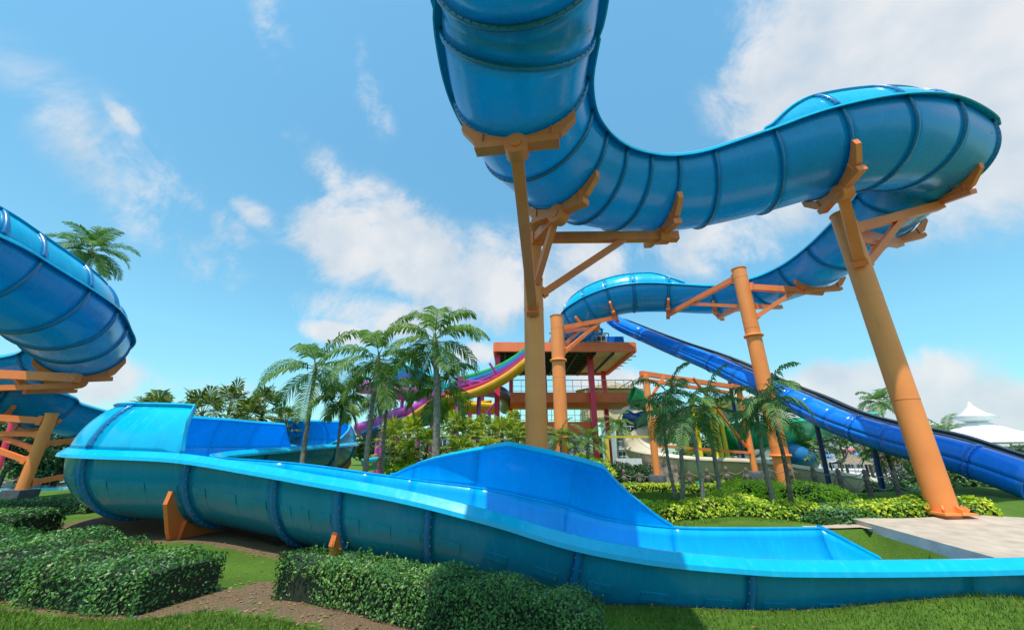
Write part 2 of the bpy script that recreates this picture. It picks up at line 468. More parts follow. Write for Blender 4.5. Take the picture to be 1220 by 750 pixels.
# ------------------------------------------------------------------ ride A : overhead flume
RA = 1.5
def pr(px, py, t, b=0): v = P(px, py, t); return (v.x, v.y, v.z, b)
def axis_of(p, banks): return [(*p.c[i*p.K], banks[i]) for i in range(len(banks))]
A1 = [(1.2,-3.4,9.0,0),(1.25,-.8,9.3,0),(1.28,1.6,9.55,0), pr(713,-10,7.35,0), pr(703,41,7.9,0), pr(696,94,8.7,2), pr(702,130,9.4,4), pr(721,158,10.0,6), pr(745,175,10.5,7), pr(774,183,10.9,7), pr(808,185,11.2,6),
      pr(847,178,11.3,3), pr(921,154,11.1,-2), pr(999,128,10.9,-6), pr(1077,115,11.1,-10), pr(1136,119,11.7,-11), pr(1176,142,12.8,-12)]
A2 = [pr(1040,205,14.2,-12), pr(1021,232,15.2,-11), pr(994,262,17,-9), pr(961,294,19.3,-6), pr(927,318,22,-2), pr(892,332,24.4,0), pr(850,340,26.4,2), pr(797,337,28,4), pr(754,337,28.6,7), pr(722,343,29.2,8), pr(694,354,30,8), pr(672,370,31.5,8), pr(668,386,34,6), pr(680,396,37,0)]
P1 = Path(A1, K=8, rim_side=+1, R=RA, it=3); P2 = Path(A2, K=8, rim_side=-1, R=RA, it=3)
A_ax = axis_of(P1, [a[3] for a in A1]) + axis_of(P2, [a[3] for a in A2])
del P1, P2
PA = Path(A_ax, K=8, R=RA, it=3)
nA = len(A_ax)-1
# ------------------------------------------------------------------ ride C : ground level flume with the hairpin
RC = 1.4
C1 = [pr(1290,664,6.35,0), pr(1130,668,6.15,0), pr(980,669,6.08,0), pr(893,667,6.1,0), pr(783,657,6.05,-1), pr(693,641,6.1,-2), pr(600,614,6.35,0), pr(518,593,6.65,1), pr(408,572,7.05,3), pr(338,560,7.5,4), pr(225,543,8.3,4)]
P1 = Path(C1, K=8, rim_side=-1, R=RC, it=3)
C_ax = axis_of(P1, [a[3] for a in C1])
def arc_c(a, z, b, r=3.2, c=(-7.65,13.3)): return (c[0]+r*math.cos(R_(a)), c[1]+r*math.sin(R_(a)), z, b)
C_ax += [arc_c(-118,1.58,3), arc_c(-142,1.64,4), arc_c(-166,1.68,4), arc_c(172,1.72,3), (-10.35,15.3,1.8,2), (-10.0,17.2,1.88,0), (-9.65,19.2,1.98,-2), (-9.8,21.2,2.05,-4), (-10.8,23.1,2.15,-6), (-12.6,24.6,2.3,-6), (-15,25.6,2.5,-2),(-17.6,26.4,2.75,3),(-20,27.8,3.0,5),(-22,30,3.2,5)]
del P1
PC = Path(C_ax, K=8, R=RC, it=3); nC = len(C_ax)-1
TRENCH.append(np.array([tuple(c) for c in PC.c[PC.at(.45)::2]]))
# ------------------------------------------------------------------ ride B : left helix
RB = 1.45
B1 = [(-14.5,5.4,7.3,-8), pr(-70,250,9.6,-8), pr(0,281,10.6,-9), pr(47,307,11.6,-10), pr(107,344,13.2,-11), pr(138,368,14.6,-11), pr(149,388,16.2,-11)]
P1 = Path(B1, K=8, rim_side=+1, R=RB, it=2)
B_ax = axis_of(P1, [a[3] for a in B1])
del P1
B_ax += [(-19.3,16.6,6.35,-11), (-21.9,18.3,6.2,-10),(-25.2,18.9,6.0,-9),(-28.6,18.0,5.8,-9),(-30.4,15.8,5.6,-9),(-29.8,13.6,5.4,-8)]
B2 = [pr(35,457,19.6,-3), pr(88,478,21.2,0), pr(126,489,22.8,0), pr(165,497,24.6,0), pr(210,505,26.8,0),pr(255,512,29,0)]
PB = Path(B_ax, K=8, R=RB, it=2); nB = len(B_ax)-1
PB2 = Path([(-34.5,11.6,5.2,-3),(-31.0,14.0,5.1,-3)]+axis_of(Path(B2, K=8, rim_side=+1, R=RB, it=2), [b[3] for b in B2]), K=8, R=RB, it=3)
#STOP
rA = thing('water_slide', 'huge open water slide sweeping overhead on tall orange posts and doubling back to the tower', 'water slide', (0,9,0))
flume(rA, PA, [1,2,2.7]+list(range(4, nA+1)), exts=[(11.9,13.0,17.5,19,-1,38),(23.6,24.5,28.5,29.6,+1,42)], ulo=0, uhi=nA, bolts=True, ribw=.035, ribh=.075)

rC = thing('water_slide', 'low blue trough slide with a hairpin turn, running along the ground to its splash end', 'water slide', (0,8,0))
flume(rC, PC, [3]+[5]+list(range(7, nC+1)), exts=[(10.12,10.38,16.75,17.5,+1,[(10,49),(14,46),(15.5,43),(17,41)]),(3.0,4.3,6.5,8.6,-1,48),(16.8,18.4,21.5,22.5,-1,52)], ulo=.875, uhi=nC, bolts=True, pads=(1,24,44,3), om='tealC', rimw=.19, drop=.11)
rB = thing('water_slide', 'blue helix slide coiling at the left edge above orange arms', 'water slide', (-20,16,0))
flume(rB, PB, list(range(0, nB+1)), exts=[(0,1,8,9,-1,42)], ulo=0, uhi=nB)
rB2 = rB
flume(rB2, PB2, list(range(0, 8)), exts=[(4.6,5.2,6.0,6.6,-1,34)], ulo=0, uhi=7)

i0, i1 = 3, 7
fc = lambda i: 27*((i1-i)/(i1-i0))**1.15
shell(PC, i0, i1, fc, lambda i: 180).build('flume_section', [M['tealC'], M['inner']], rC)
strip(PC, i0, i1, rim_prof(PC, 1, .19, .11)).build('rim', M['cyan'], rC)
strip(PC, i0, i1, [lambda i: PC.pt(i, fc(i), RC-.01), lambda i: PC.pt(i, fc(i)-3, RC-.01), lambda i: PC.pt(i, fc(i)-3, RC+.12), lambda i: PC.pt(i, fc(i), RC+.12)]).build('rim', M['cyan'], rC)
# ------------------------------------------------------------------ support columns of ride A and B
def column(label, base, ztop, r, arms, footing=False, collar=None, cap=True):
    t = thing('support_column', label, 'support column', base)
    mb = MB(); b = Vector(base)
    mb.tube([b, Vector((b.x, b.y, ztop))], r, 24)
    mb.tube([(b.x, b.y, ztop), (b.x, b.y, ztop+.04)], r*1.08, 24)
    for zz in np.arange(b.z+2.9, ztop-.5, 3.1): mb.tube([(b.x, b.y, zz-.012), (b.x, b.y, zz+.012)], r+.008, 24)   # weld seams
    mb.box((b.x, b.y, b.z+.1), (r*2.7, r*2.7, .05))
    for k in range(8):
        an = PI*k/4; mb.bar((b.x+math.cos(an)*r*.98, b.y+math.sin(an)*r*.98, b.z+.22), (b.x+math.cos(an)*r*1.42, b.y+math.sin(an)*r*1.42, b.z+.14), .03, .16)
    mb.build('post', M['post'], t)
    if collar:
        for zc in collar:
            m = MB().lathe((b.x, b.y, zc), [(r+.002,-.06),(r*1.28,-.05),(r*1.28,.05),(r+.002,.06)], 24)
            for k in range(12):
                an = 2*PI*k/12; m.box((b.x+math.cos(an)*r*1.16, b.y+math.sin(an)*r*1.16, zc+.07), (.04,.04,.05))
            m.build('collar', M['post'], t)
    if footing:
        w = r*1.5
        m = MB(); m.box((b.x, b.y, b.z+.18), (w*2.5, w*2.5, .75)); m.build('footing', M['concrete'], t)
    for a in arms:
        kind = a[0]
        if kind == 'saddle':
            p, u = a[1], a[2]
            half = a[3] if len(a) > 3 else 50
            m, at = cradle(p, p.at(u), half); m.build('saddle', M['orange'], t)
            i_ = p.at(u)
            if u in (5, 7, 10, 13): 
                m = MB().tube([at-p.T[i_]*.17, at+p.T[i_]*.17], .26, 20); m.tube([at-p.T[i_]*.2, at+p.T[i_]*.2], .12, 12); m.build('hub_plate', M['orange'], t)
        elif kind in ('arm', 'brace'):
            w = a[3] if len(a) > 3 else (.22 if kind == 'arm' else .15)
            m = MB(); m.bar(a[1], a[2], w, w*1.15)
            d = (Vector(a[2])-Vector(a[1])).normalized()
            m.bar(Vector(a[1])-d*.02, Vector(a[1])+d*.14, w*1.35, w*1.7)
            m.build(kind, M['orange'], t)
    return t
def att(p, u):
    i = p.at(u); return p.c[i]-p.U[i]*(p.R+.38)
def on_col(x, y, z, r, towards):
    d = (Vector(towards)-Vector((x,y,0))); d.z = 0; d.normalize()
    return Vector((x, y, z))+d*r*.9
def hub(p, u):
    """bolted round plate under a saddle"""
    return att(p, u)
# middle column
v = P(634, 272, 12.4); x, y, zt = v.x, v.y, v.z
a5, a7, a10 = att(PA, 5), att(PA, 7), att(PA, 10)
s0 = on_col(x, y, P(634, 368, 11.0).z, .3, a5)
column('tall orange post in the middle of the view with a long raking strut to the overhead slide', (x, y, Z(x,y)), zt, .29, [
    ('saddle', PA, 5), ('saddle', PA, 7), ('saddle', PA, 10),
    ('arm', s0, a5, .26), ('arm', on_col(x,y,zt-.55,.3,a7), a7, .24), ('brace', on_col(x,y,zt-2.0,.3,a7), a7.lerp(on_col(x,y,zt-.55,.3,a7), .12), .17),
    ('arm', on_col(x,y,zt-.35,.3,a10), a10+(a10-Vector((x,y,a10.z))).normalized()*.5, .25),
    ('brace', on_col(x,y,zt-2.3,.3,a10), a10.lerp(on_col(x,y,zt-.35,.3,a10), .28), .16)])
# right column
x, y, zt = 10.9, 10.75, 9.0
a13, a16, a19 = att(PA, 13), att(PA, 16.6), att(PA, 18.9)
column('thick leaning-looking orange post at the right edge under the U-turn of the overhead slide', (x, y, Z(x,y)), zt, .30, [
    ('saddle', PA, 13), ('saddle', PA, 16.6, 54), ('saddle', PA, 18.9),
    ('arm', on_col(x,y,zt-1.9,.3,a13), a13, .26),
    ('arm', on_col(x,y,zt-.5,.3,a16), a16, .26), ('brace', on_col(x,y,zt-1.8,.3,a16), a16.lerp(on_col(x,y,zt-.5,.3,a16), .42), .17),
    ('arm', on_col(x,y,zt-.6,.3,a19), a19, .26), ('brace', on_col(x,y,zt-1.9,.3,a19), a19.lerp(on_col(x,y,zt-.6,.3,a19), .3), .17)])
# third column
v = P(880, 321, 22.6); x, y, zt = v.x, v.y, v.z
a23, a24, a21 = att(PA, 23), att(PA, 24.0), att(PA, 20.7)
column('flanged amber post right of centre with long arms left and right under the distant slide run', (x, y, Z(x,y)-.2), zt, .38, [
    ('saddle', PA, 23), ('saddle', PA, 24), ('saddle', PA, 20.7),
    ('arm', on_col(x,y,zt-.4,.38,a24), a24, .26), ('arm', on_col(x,y,zt-2.1,.38,a23), a23, .22), ('brace', on_col(x,y,zt-2.2,.38,a24), a24.lerp(on_col(x,y,zt-.4,.38,a24), .35), .17),
    ('arm', on_col(x,y,zt-1.2,.38,a21), a21, .28), ('brace', on_col(x,y,zt-3.0,.38,a21), a21.lerp(on_col(x,y,zt-1.2,.38,a21), .35), .18),
    ('brace', on_col(x,y,zt-2.4,.38,a21), att(PA, 21.8), .2)], collar=[P(893, 402, 21.5).z, 1.5])
# fourth column
v = P(663, 377, 24.5); x, y, zt = v.x, v.y, v.z
a26, a25 = att(PA, 26), att(PA, 24.9)
column('slim amber post in front of the tower carrying the far curl of the slide', (x, y, Z(x,y)), zt, .40, [
    ('saddle', PA, 26), ('saddle', PA, 27.6),
    ('arm', on_col(x,y,zt-.7,.4,a26), a26, .26), ('brace', on_col(x,y,zt-2.4,.4,a26), a26.lerp(on_col(x,y,zt-.7,.4,a26), .3), .2),
    ('arm', on_col(x,y,zt-.9,.4,att(PA,27.6)), att(PA,27.6), .24), ('brace', on_col(x,y,zt-2.0,.4,att(PA,27.6)), att(PA,27.6).lerp(Vector((x,y,zt-.9)), .3), .16)], collar=[P(667, 427, 23).z])
# left column under the helix
v = P(62, 493, 17.6); x, y, zt = v.x, v.y, v.z
aL = att(PB2, 3); aU = att(PB, 8); aV = att(PB, 6.4)
column('orange post on a dark block holding the lower pass of the left helix', (x, y, Z(x,y)+.3), zt, .21, [
    ('saddle', PB2, 3), ('saddle', PB2, 2.1), ('saddle', PB, 8.2), ('saddle', PB, 7, 60),
    ('arm', on_col(x,y,zt-.3,.24,(-30,16,0)), Vector((-29.5,15.2,zt+.25)), .24), ('arm', on_col(x,y,zt-.9,.24,(-30,19,0)), Vector((-28,19,zt-.7)), .18),
    ('brace', on_col(x,y,zt-2.0,.24,(-30,16,0)), Vector((-26.5,16.6,zt)), .18), ('brace', on_col(x,y,zt-1.5,.24,(-30,19,0)), Vector((-26.5,19,zt-.3)), .16),
    ('brace', on_col(x,y,zt-1.3,.24,aL+Vector((3,2,0))), aL+Vector((2.5,1.5,-.1)), .18), ('brace', on_col(x,y,zt-2.9,.24,(-17,24,0)), Vector((-19.2,22.5,zt-1.9)), .18),
    ('arm', Vector((-29.5,15.2,5.0)), att(PB,6.6), .3), ('brace', Vector((-27.5,17,4.2)), att(PB,7.4), .2), ('arm', Vector((-29,14.6,zt)), Vector((-29,14.6,Z(-29,14.6))), .3), ('arm', Vector((-29,14.6,zt-.2)), Vector((-29.5,15.2,5.1)), .28)], footing=True)
# low saddles of ride C
def low_saddle(u, label, half=58):
    i = PC.at(u); p = PC
    t = thing('saddle_support', label, 'slide support', (p.c[i].x, p.c[i].y, 0))
    m, a = cradle(p, i, half, th=.10, tip=.22); m.build('saddle', M['orange'], t)
    S = Vector((p.S[i].x, p.S[i].y, 0)).normalized(); T = Vector((p.T[i].x, p.T[i].y, 0)).normalized()
    f = MB()
    for s in (-.75, .75):
        q = a+S*s; g = Z(q.x, q.y)-.35
        f.box((q.x, q.y, (g+a.z-.1)/2), (.5, .5, max(.1, a.z-.1-g)), Matrix((S, T, Vector((0,0,1)))).transposed())
    f.build('footing', M['concrete'], t)
    b = MB(); b.bar(a+S*1.0+T*.0-Vector((0,0,.06)), a-S*1.9-Vector((0,0,.06)), .2, .14); b.bar(a+T*.9-Vector((0,0,.08)), a-T*.9-Vector((0,0,.08)), .14, .12); b.build('base_beam', M['orange'], t)
    return t
low_saddle(10.15, 'orange steel cradle under the hairpin beside the round hedge', 62)
low_saddle(8.0, 'orange steel cradle under the middle of the low blue slide', 56)
low_saddle(13.4, 'orange steel cradle under the back of the hairpin turn')
low_saddle(18.0, 'orange steel cradle under the far leg behind the palm trunks')
# ------------------------------------------------------------------ vegetation
M['areca'] = leafmat('areca_leaf', [(.04,.10,.022),(.075,.17,.03),(.13,.25,.045),(.26,.34,.06)], .55, .35)
M['darkpalm'] = leafmat('dark_palm_leaf', [(.035,.09,.03),(.06,.15,.04),(.12,.25,.06),(.2,.33,.08)], .55, .3)
M['fanleaf'] = leafmat('fan_palm_leaf', [(.06,.13,.022),(.16,.25,.035),(.33,.40,.06),(.68,.62,.10)], .4, .35)
M['fanback'] = leafmat('olive_fan_palm_leaf', [(.035,.07,.018),(.07,.12,.03),(.15,.20,.05),(.38,.38,.10)], .4, .3)
M['hedge'] = leafmat('hedge_leaf', [(.012,.045,.010),(.03,.10,.022),(.055,.17,.032),(.11,.26,.05),(.24,.34,.07)], .42, .2)
M['lime'] = leafmat('lime_leaf', [(.14,.30,.012),(.36,.58,.02),(.6,.8,.03),(.75,.85,.08)], .4, .35)
M['yellowhedge'] = leafmat('yellow_green_leaf', [(.06,.16,.015),(.2,.36,.025),(.48,.6,.03),(.85,.8,.05)], .4, .3)
M['tree'] = leafmat('tree_leaf', [(.012,.04,.012),(.03,.085,.022),(.06,.13,.035)], .4, .25)
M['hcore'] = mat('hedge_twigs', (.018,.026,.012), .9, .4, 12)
M['trunk'] = mat('grey_palm_trunk', (.24,.205,.165), .85, .35, 9, bump=.7, bscale=25)
M['trunkd'] = mat('brown_trunk', (.10,.075,.05), .9, .4, 9, bump=.8, bscale=22)
M['shaft'] = mat('green_crownshaft', (.13,.20,.06), .5, .25, 6)
M['stalk'] = mat('green_leaf_stalk', (.13,.19,.05), .5, .25, 6)
M['coco'] = mat('coconut', (.20,.09,.03), .6, .3, 6)
def leafquads(mb, cs, ns, size, r, fold=.25, narrow=.55):
    """leaf-shaped folded diamonds at centres cs, roughly facing ns"""
    for c, n in zip(cs, ns):
        n = (n+Vector((r.gauss(0,.55), r.gauss(0,.55), r.gauss(0,.55)))).normalized()
        a = n.orthogonal().normalized(); a = Matrix.Rotation(r.uniform(0, 2*PI), 3, n) @ a; b = n.cross(a)
        s = size*r.uniform(.7, 1.3)
        p0 = c-a*s*.5; p1 = c+a*s*.5; w = b*s*narrow*.5
        mb.add([p0, c+w-n*s*fold*.2, p1, c-w-n*s*fold*.2], [(0,1,2),(0,2,3)], False)
def leaf_cloud(mb, pts, size, n, r, core=.0):
    pass
def hedge(name, label, path, width, h, size, dens, m, cat='hedge', group=None, zf=None, parent=None, seed=1, rough=.05, top=None):
    """clipped hedge along a ground path [(x,y)], leaves spread on top and faces over a dark twiggy core"""
    r = random.Random(seed); zf = zf or Z
    pts = [Vector((*q, 0)) for q in path]; n = len(pts)
    t = thing(name, label, cat, (pts[0].x, pts[0].y, zf(pts[0].x, pts[0].y)), group=group)
    core = MB(); lf = MB(); rows = []
    L = 0
    for i, p in enumerate(pts):
        d = (pts[min(i+1, n-1)]-pts[max(i-1, 0)]).normalized(); s = Vector((-d.y, d.x, 0)); rows.append((p, s))
    hw = width/2; k = .08
    prof = [(-hw+k, 0), (-hw+k, h-.16), (-hw+k+.12, h-k), (hw-k-.12, h-k), (hw-k, h-.16), (hw-k, 0)]
    vs = []
    for p, s in rows:
        for x, z in prof:
            q = p+s*x; vs.append((q.x, q.y, zf(q.x, q.y)+z-(.05 if z == 0 else 0)))
    m6 = 6; fs = [(i*m6+j, i*m6+j+1, (i+1)*m6+j+1, (i+1)*m6+j) for i in range(n-1) for j in range(5)]
    fs += [tuple(range(6)), tuple((n-1)*6+j for j in range(5, -1, -1))]
    core.add(vs, fs, False); core.build('twigs', M['hcore'], t)
    per = [(h, -1, 0), (width, 0, 1), (h, 1, 0)]
    for i in range(n-1):
        (p0, s0), (p1, s1) = rows[i], rows[i+1]; Ls = (p1-p0).length
        for (ln, sd, tp) in per:
            for _ in range(int(dens*ln*Ls)):
                f = r.random(); p = p0.lerp(p1, f); s = s0.lerp(s1, f).normalized()
                bump = noise.noise(Vector((p.x*2.1, p.y*2.1, seed)))*rough*1.6
                if tp:
                    x = r.uniform(-hw, hw); e = max(0, abs(x)-hw+.12)/.12
                    z = h-e*e*.07+bump+r.uniform(-.06, .025)*1.2; nrm = Vector((s.x*x*.5, s.y*x*.5, 1))
                else:
                    z = r.uniform(0.02, h); e = max(0, z-h+.12)/.12
                    x = sd*(hw-e*e*.06+bump*.7+r.uniform(-.08, .03)); nrm = s*sd+Vector((0,0,.45))
                q = p+s*x; q.z = zf(q.x, q.y)+z
                leafquads(lf, [q], [nrm], size, r)
    for (p, s), sg in ((rows[0], -1), (rows[-1], 1)):
        d = Vector((s.y, -s.x, 0))*sg
        for _ in range(int(dens*h*width)):
            x = r.uniform(-hw, hw); z = r.uniform(0, h); q = p+s*x+d*r.uniform(-.05, .03); q.z = zf(q.x, q.y)+z
            leafquads(lf, [q], [d+Vector((0,0,.4))], size, r)
    if dens > 900:   # new growth standing above the clipped top
        for _ in range(int(len(rows)*7)):
            i = r.randrange(n-1); f = r.random(); p = rows[i][0].lerp(rows[i+1][0], f)+rows[i][1]*r.uniform(-hw, hw)*.95
            hh = r.uniform(.03, .12); b = Vector((p.x, p.y, zf(p.x, p.y)+h-.02)); e = b+Vector((r.uniform(-.04,.04), r.uniform(-.04,.04), hh))
            for k in range(5): leafquads(lf, [b.lerp(e, .3+.17*k)], [Vector((r.uniform(-1,1), r.uniform(-1,1), .8))], size*.95, r)
    o = lf.build('foliage', m, t)
    return t
def frond(mb, st, base, az, el, L, droop, nl, ll, lw, r, side_droop=.5, twist=0, lift=.55):
    """one feather leaf: stalk and two rows of leaflets that hang a little"""
    pts = []; d = Vector((math.cos(az)*math.cos(el), math.sin(az)*math.cos(el), math.sin(el))); p = Vector(base); n = 14
    for i in range(n+1):
        pts.append(p.copy()); p = p+d*L/n
        d = (d+Vector((0,0,-1))*droop*(.4+1.3*i/n)/n).normalized()
    st.tube(pts, [.018*(1-.85*i/n)*max(1, L/2) for i in range(n+1)], 5, caps=False)
    for j in range(nl):
        f = .16+.84*(j+.5)/nl; k = f*n; i = min(int(k), n-1); q = pts[i].lerp(pts[i+1], k-i); T = (pts[i+1]-pts[i]).normalized()
        sd = T.cross(Vector((0,0,1)))
        if sd.length < .1: sd = Vector((math.cos(az+1.57), math.sin(az+1.57), 0))
        sd.normalize(); up = sd.cross(T)
        ln = ll*(math.sin(PI*min(1, .12+.83*f))**.6)*r.uniform(.85, 1.1)
        for s in (-1, 1):
            dd = (sd*s+T*(.45+.5*f)+up*(lift*r.uniform(.3,1)-.1)).normalized()
            w = T*lw*.5
            a = q; m1 = a+dd*ln*.45; d2 = (dd+Vector((0,0,-1))*side_droop*r.uniform(.7,1.4)).normalized(); m2 = m1+d2*ln*.35
            d3 = (d2+Vector((0,0,-1))*side_droop*1.1).normalized(); m3 = m2+d3*ln*.25
            mb.add([a-w*.5, a+w*.5, m1+w, m1-w, m2+w*.8, m2-w*.8, m3], [(0,1,2,3),(3,2,4,5),(5,4,6)], False)
def feather_palm(name, label, cat, base, top, rt, nf, L, ll, m, seed, group=None, droop=1.7, el0=-.35, el1=1.35, nl=26, lw=.045, shaft=.7, sd=.55, wind=None, coconuts=0, tm='trunk', loc=None):
    r = random.Random(seed); base = Vector(base); top = Vector(top)
    t = thing(name, label, cat, base, group=group)
    mb = MB(); n = 18; pts = []
    bow = Vector((r.uniform(-.1,.1), r.uniform(-.1,.1), 0))*(top-base).length*.3
    for i in range(n+1):
        f = i/n; pts.append(base.lerp(top, f)+bow*math.sin(PI*f))
    mb.tube(pts, [rt*(1.25-.45*(i/n))*(1+(.06 if i % 2 else 0)) + (rt*.4 if i == 0 else 0) for i in range(n+1)], 12)
    mb.build('trunk', M[tm], t)
    d = (pts[-1]-pts[-2]).normalized()
    if shaft:
        MB().tube([top-d*.05, top+d*shaft*.5, top+d*shaft], [rt*.95, rt*1.0, rt*.35], 10).build('crownshaft', M['shaft'], t)
    lf = MB(); st = MB(); ct = top+d*shaft*.8
    for k in range(nf):
        az = k*2.399+r.uniform(-.25,.25); f = (k+.5)/nf; el = el1+(el0-el1)*f**.8+r.uniform(-.12,.12)
        dr = droop*r.uniform(.8, 1.2)
        if wind is not None:
            wv = Vector((math.cos(az), math.sin(az))); k2 = wv.dot(Vector(wind)); az += .6*(-1 if wv.x*wind[1]-wv.y*wind[0] > 0 else 1)*0; el += .3*k2; dr *= (1-.3*k2)
        frond(lf, st, ct+Vector((0,0,-f*shaft*.3)), az, el, L*r.uniform(.85,1.1), dr, nl, ll, lw, r, side_droop=sd)
    lf.build('crown', m, t); st.build('leaf_stalks', M['stalk'], t)
    if coconuts:
        cm = MB()
        for k in range(coconuts):
            a = k*2.4; cm.lathe(ct+Vector((math.cos(a)*.35, math.sin(a)*.35, -.45-.12*(k%3))), [(.01,-.16),(.11,-.1),(.15,0),(.11,.1),(.01,.15)], 8)
        cm.build('coconuts', M['coco'], t)
    return t
def fan_leaf(lf, st, base, az, el, stalk, rad, r, ns=16):
    d = Vector((math.cos(az)*math.cos(el), math.sin(az)*math.cos(el), math.sin(el)))
    h = base+d*stalk; st.tube([base, base+d*stalk*.5+Vector((0,0,.05)), h], [.022,.018,.012], 5, caps=False)
    sd = d.cross(Vector((0,0,1))).normalized(); up = sd.cross(d); tip = r.uniform(-.5,.1)
    ax = (d*math.cos(tip)+up*math.sin(tip)).normalized(); nn = sd.cross(ax)
    for k in range(ns):
        a = -2.2+4.4*(k+.5)/ns; v = ax*math.cos(a)+sd*math.sin(a); v2 = (v+Vector((0,0,-.75))*r.uniform(.5,1.5)).normalized()
        w = (sd*math.cos(a)-ax*math.sin(a))
        R1 = rad*.62; R2 = rad*r.uniform(.85,1.1)*(1-.18*abs(a)/2.2); wd = rad*4.4/ns*.5*.62
        m1 = h+v*R1+nn*(.04 if k % 2 else -.04)*rad
        lf.add([h, m1-w*wd, m1+w*wd, h+v*R1+v2*(R2-R1)], [(0,1,2),(1,3,2)], False)
def fan_palm(name, label, cat, base, h, rad, nl, seed, group=None, m=None, low=False, clump=1):
    r = random.Random(seed); base = Vector(base)
    t = thing(name, label, cat, base, group=group); tr = MB(); lf = MB(); st = MB()
    for c in range(clump):
        b = base+Vector((r.uniform(-1,1), r.uniform(-1,1), 0))*(.7*rad if c else 0); hh = h*r.uniform(.6,1) if c else h
        top = b+Vector((r.uniform(-.15,.15), r.uniform(-.15,.15), hh))
        tr.tube([b-Vector((0,0,.2)), b.lerp(top,.5), top], [.12,.1,.09], 8)
        for k in range(nl):
            f = (k+.5)/nl; el = 1.35-(1.9 if not low else 1.6)*f+r.uniform(-.15,.15)
            fan_leaf(lf, st, top-Vector((0,0,.55*f*hh*.6)), k*2.399+r.uniform(-.3,.3), el, rad*r.uniform(.45,.7), rad*r.uniform(.5,.68), r)
    tr.build('trunk', M['trunkd'], t); lf.build('crown', m or M['fanleaf'], t); st.build('leaf_stalks', M['stalk'], t)
    return t
def broad_tree(name, label, cat, base, h, rad, seed, m, n=5000, size=.28, group=None, trunk=True, squash=.8, tk=.18):
    r = random.Random(seed); base = Vector(base); t = thing(name, label, cat, base, group=group)
    if trunk:
        tb = MB(); tb.tube([base-Vector((0,0,.2)), base+Vector((.1,0,h*.35)), base+Vector((0,.1,h*.7))], [tk, tk*.75, tk*.3], 10)
        for k in range(6):
            a = k*1.1+r.random(); e = base+Vector((math.cos(a)*rad*.6, math.sin(a)*rad*.6, h*(.55+.08*k)))
            tb.tube([base+Vector((0,0,h*(.25+.06*k))), (base+Vector((0,0,h*.45))).lerp(e,.6), e], [tk*.45, tk*.3, tk*.1], 6)
        tb.build('trunk', M['trunkd'], t)
    lf = MB(); c0 = base+Vector((0,0,h-rad*squash)); clumps = []
    for _ in range(26):
        v = Vector((r.gauss(0,1), r.gauss(0,1), r.gauss(0,1))).normalized()*r.uniform(.35,.85)*rad; v.z *= squash
        clumps.append((c0+v, rad*r.uniform(.22,.42)))
    for _ in range(n):
        c, q = r.choice(clumps); v = Vector((r.gauss(0,1), r.gauss(0,1), r.gauss(0,1))).normalized()
        leafquads(lf, [c+v*q*r.uniform(.75,1.05)], [v+Vector((0,0,.4))], size, r)
    lf.build('crown', m, t)
    return t
def bush(name, label, base, rx, ry, h, seed, m, n=2500, size=.09, cat='bush', group=None):
    r = random.Random(seed); base = Vector(base); t = thing(name, label, cat, base, group=group)
    lf = MB(); core = MB()
    core.lathe(base, [(min(rx,ry)*.55,-.1),(min(rx,ry)*.7,h*.4),(min(rx,ry)*.4,h*.75),(.02,h*.8)], 10); core.build('twigs', M['hcore'], t)
    for _ in range(n):
        v = Vector((r.gauss(0,1), r.gauss(0,1), abs(r.gauss(0,1)))).normalized()
        k = 1+.22*noise.noise(v*2.3+Vector((seed,0,0)))+r.uniform(-.12,.05)
        leafquads(lf, [base+Vector((v.x*rx*k, v.y*ry*k, v.z*h*k))], [v+Vector((0,0,.3))], size, r)
    lf.build('foliage', m, t); return t

# ---- palms in the hairpin (left of centre)
def palm_at(px, py, t, tx, ty, label, seed, L, nf=12, rt=.085, **k):
    b = P(px, py, t); b.z = Z(b.x, b.y)-.05
    tp = PY(tx, ty, b.y)
    return feather_palm('palm_tree', label, 'palm tree', b, tp, rt, nf+1, L*1.05, k.pop('ll', .62), k.pop('m', M['areca']), seed, group='feather palms', nl=34, lw=.062, sd=.85, el0=-.75, **k)
palm_at(362, 550, 14.2, 374, 452, 'leftmost of the slender palms standing inside the hairpin', 11, 2.3, 11, droop=1.9, ll=.7)
palm_at(402, 551, 15.2, 407, 487, 'shortest slender palm inside the hairpin, between two taller ones', 12, 1.3, 8, rt=.055, droop=1.9)
palm_at(438, 556, 13.4, 449, 440, 'slender palm with a wide drooping crown, second tallest inside the hairpin', 13, 2.2, 12, droop=1.9, ll=.7)
palm_at(459, 558, 15.5, 463, 470, 'thin palm half hidden behind the trunk of its taller neighbour', 14, 1.9, 9, rt=.06, droop=2.0)
palm_at(516, 565, 12.2, 519, 424, 'tallest feather palm left of the orange post, grey trunk', 15, 2.1, 14, rt=.115, droop=1.8, ll=.68, shaft=.9)
palm_at(523, 565, 13.6, 524, 478, 'thin pale trunk palm close beside the tallest one', 16, 1.5, 7, rt=.05, droop=2.2)
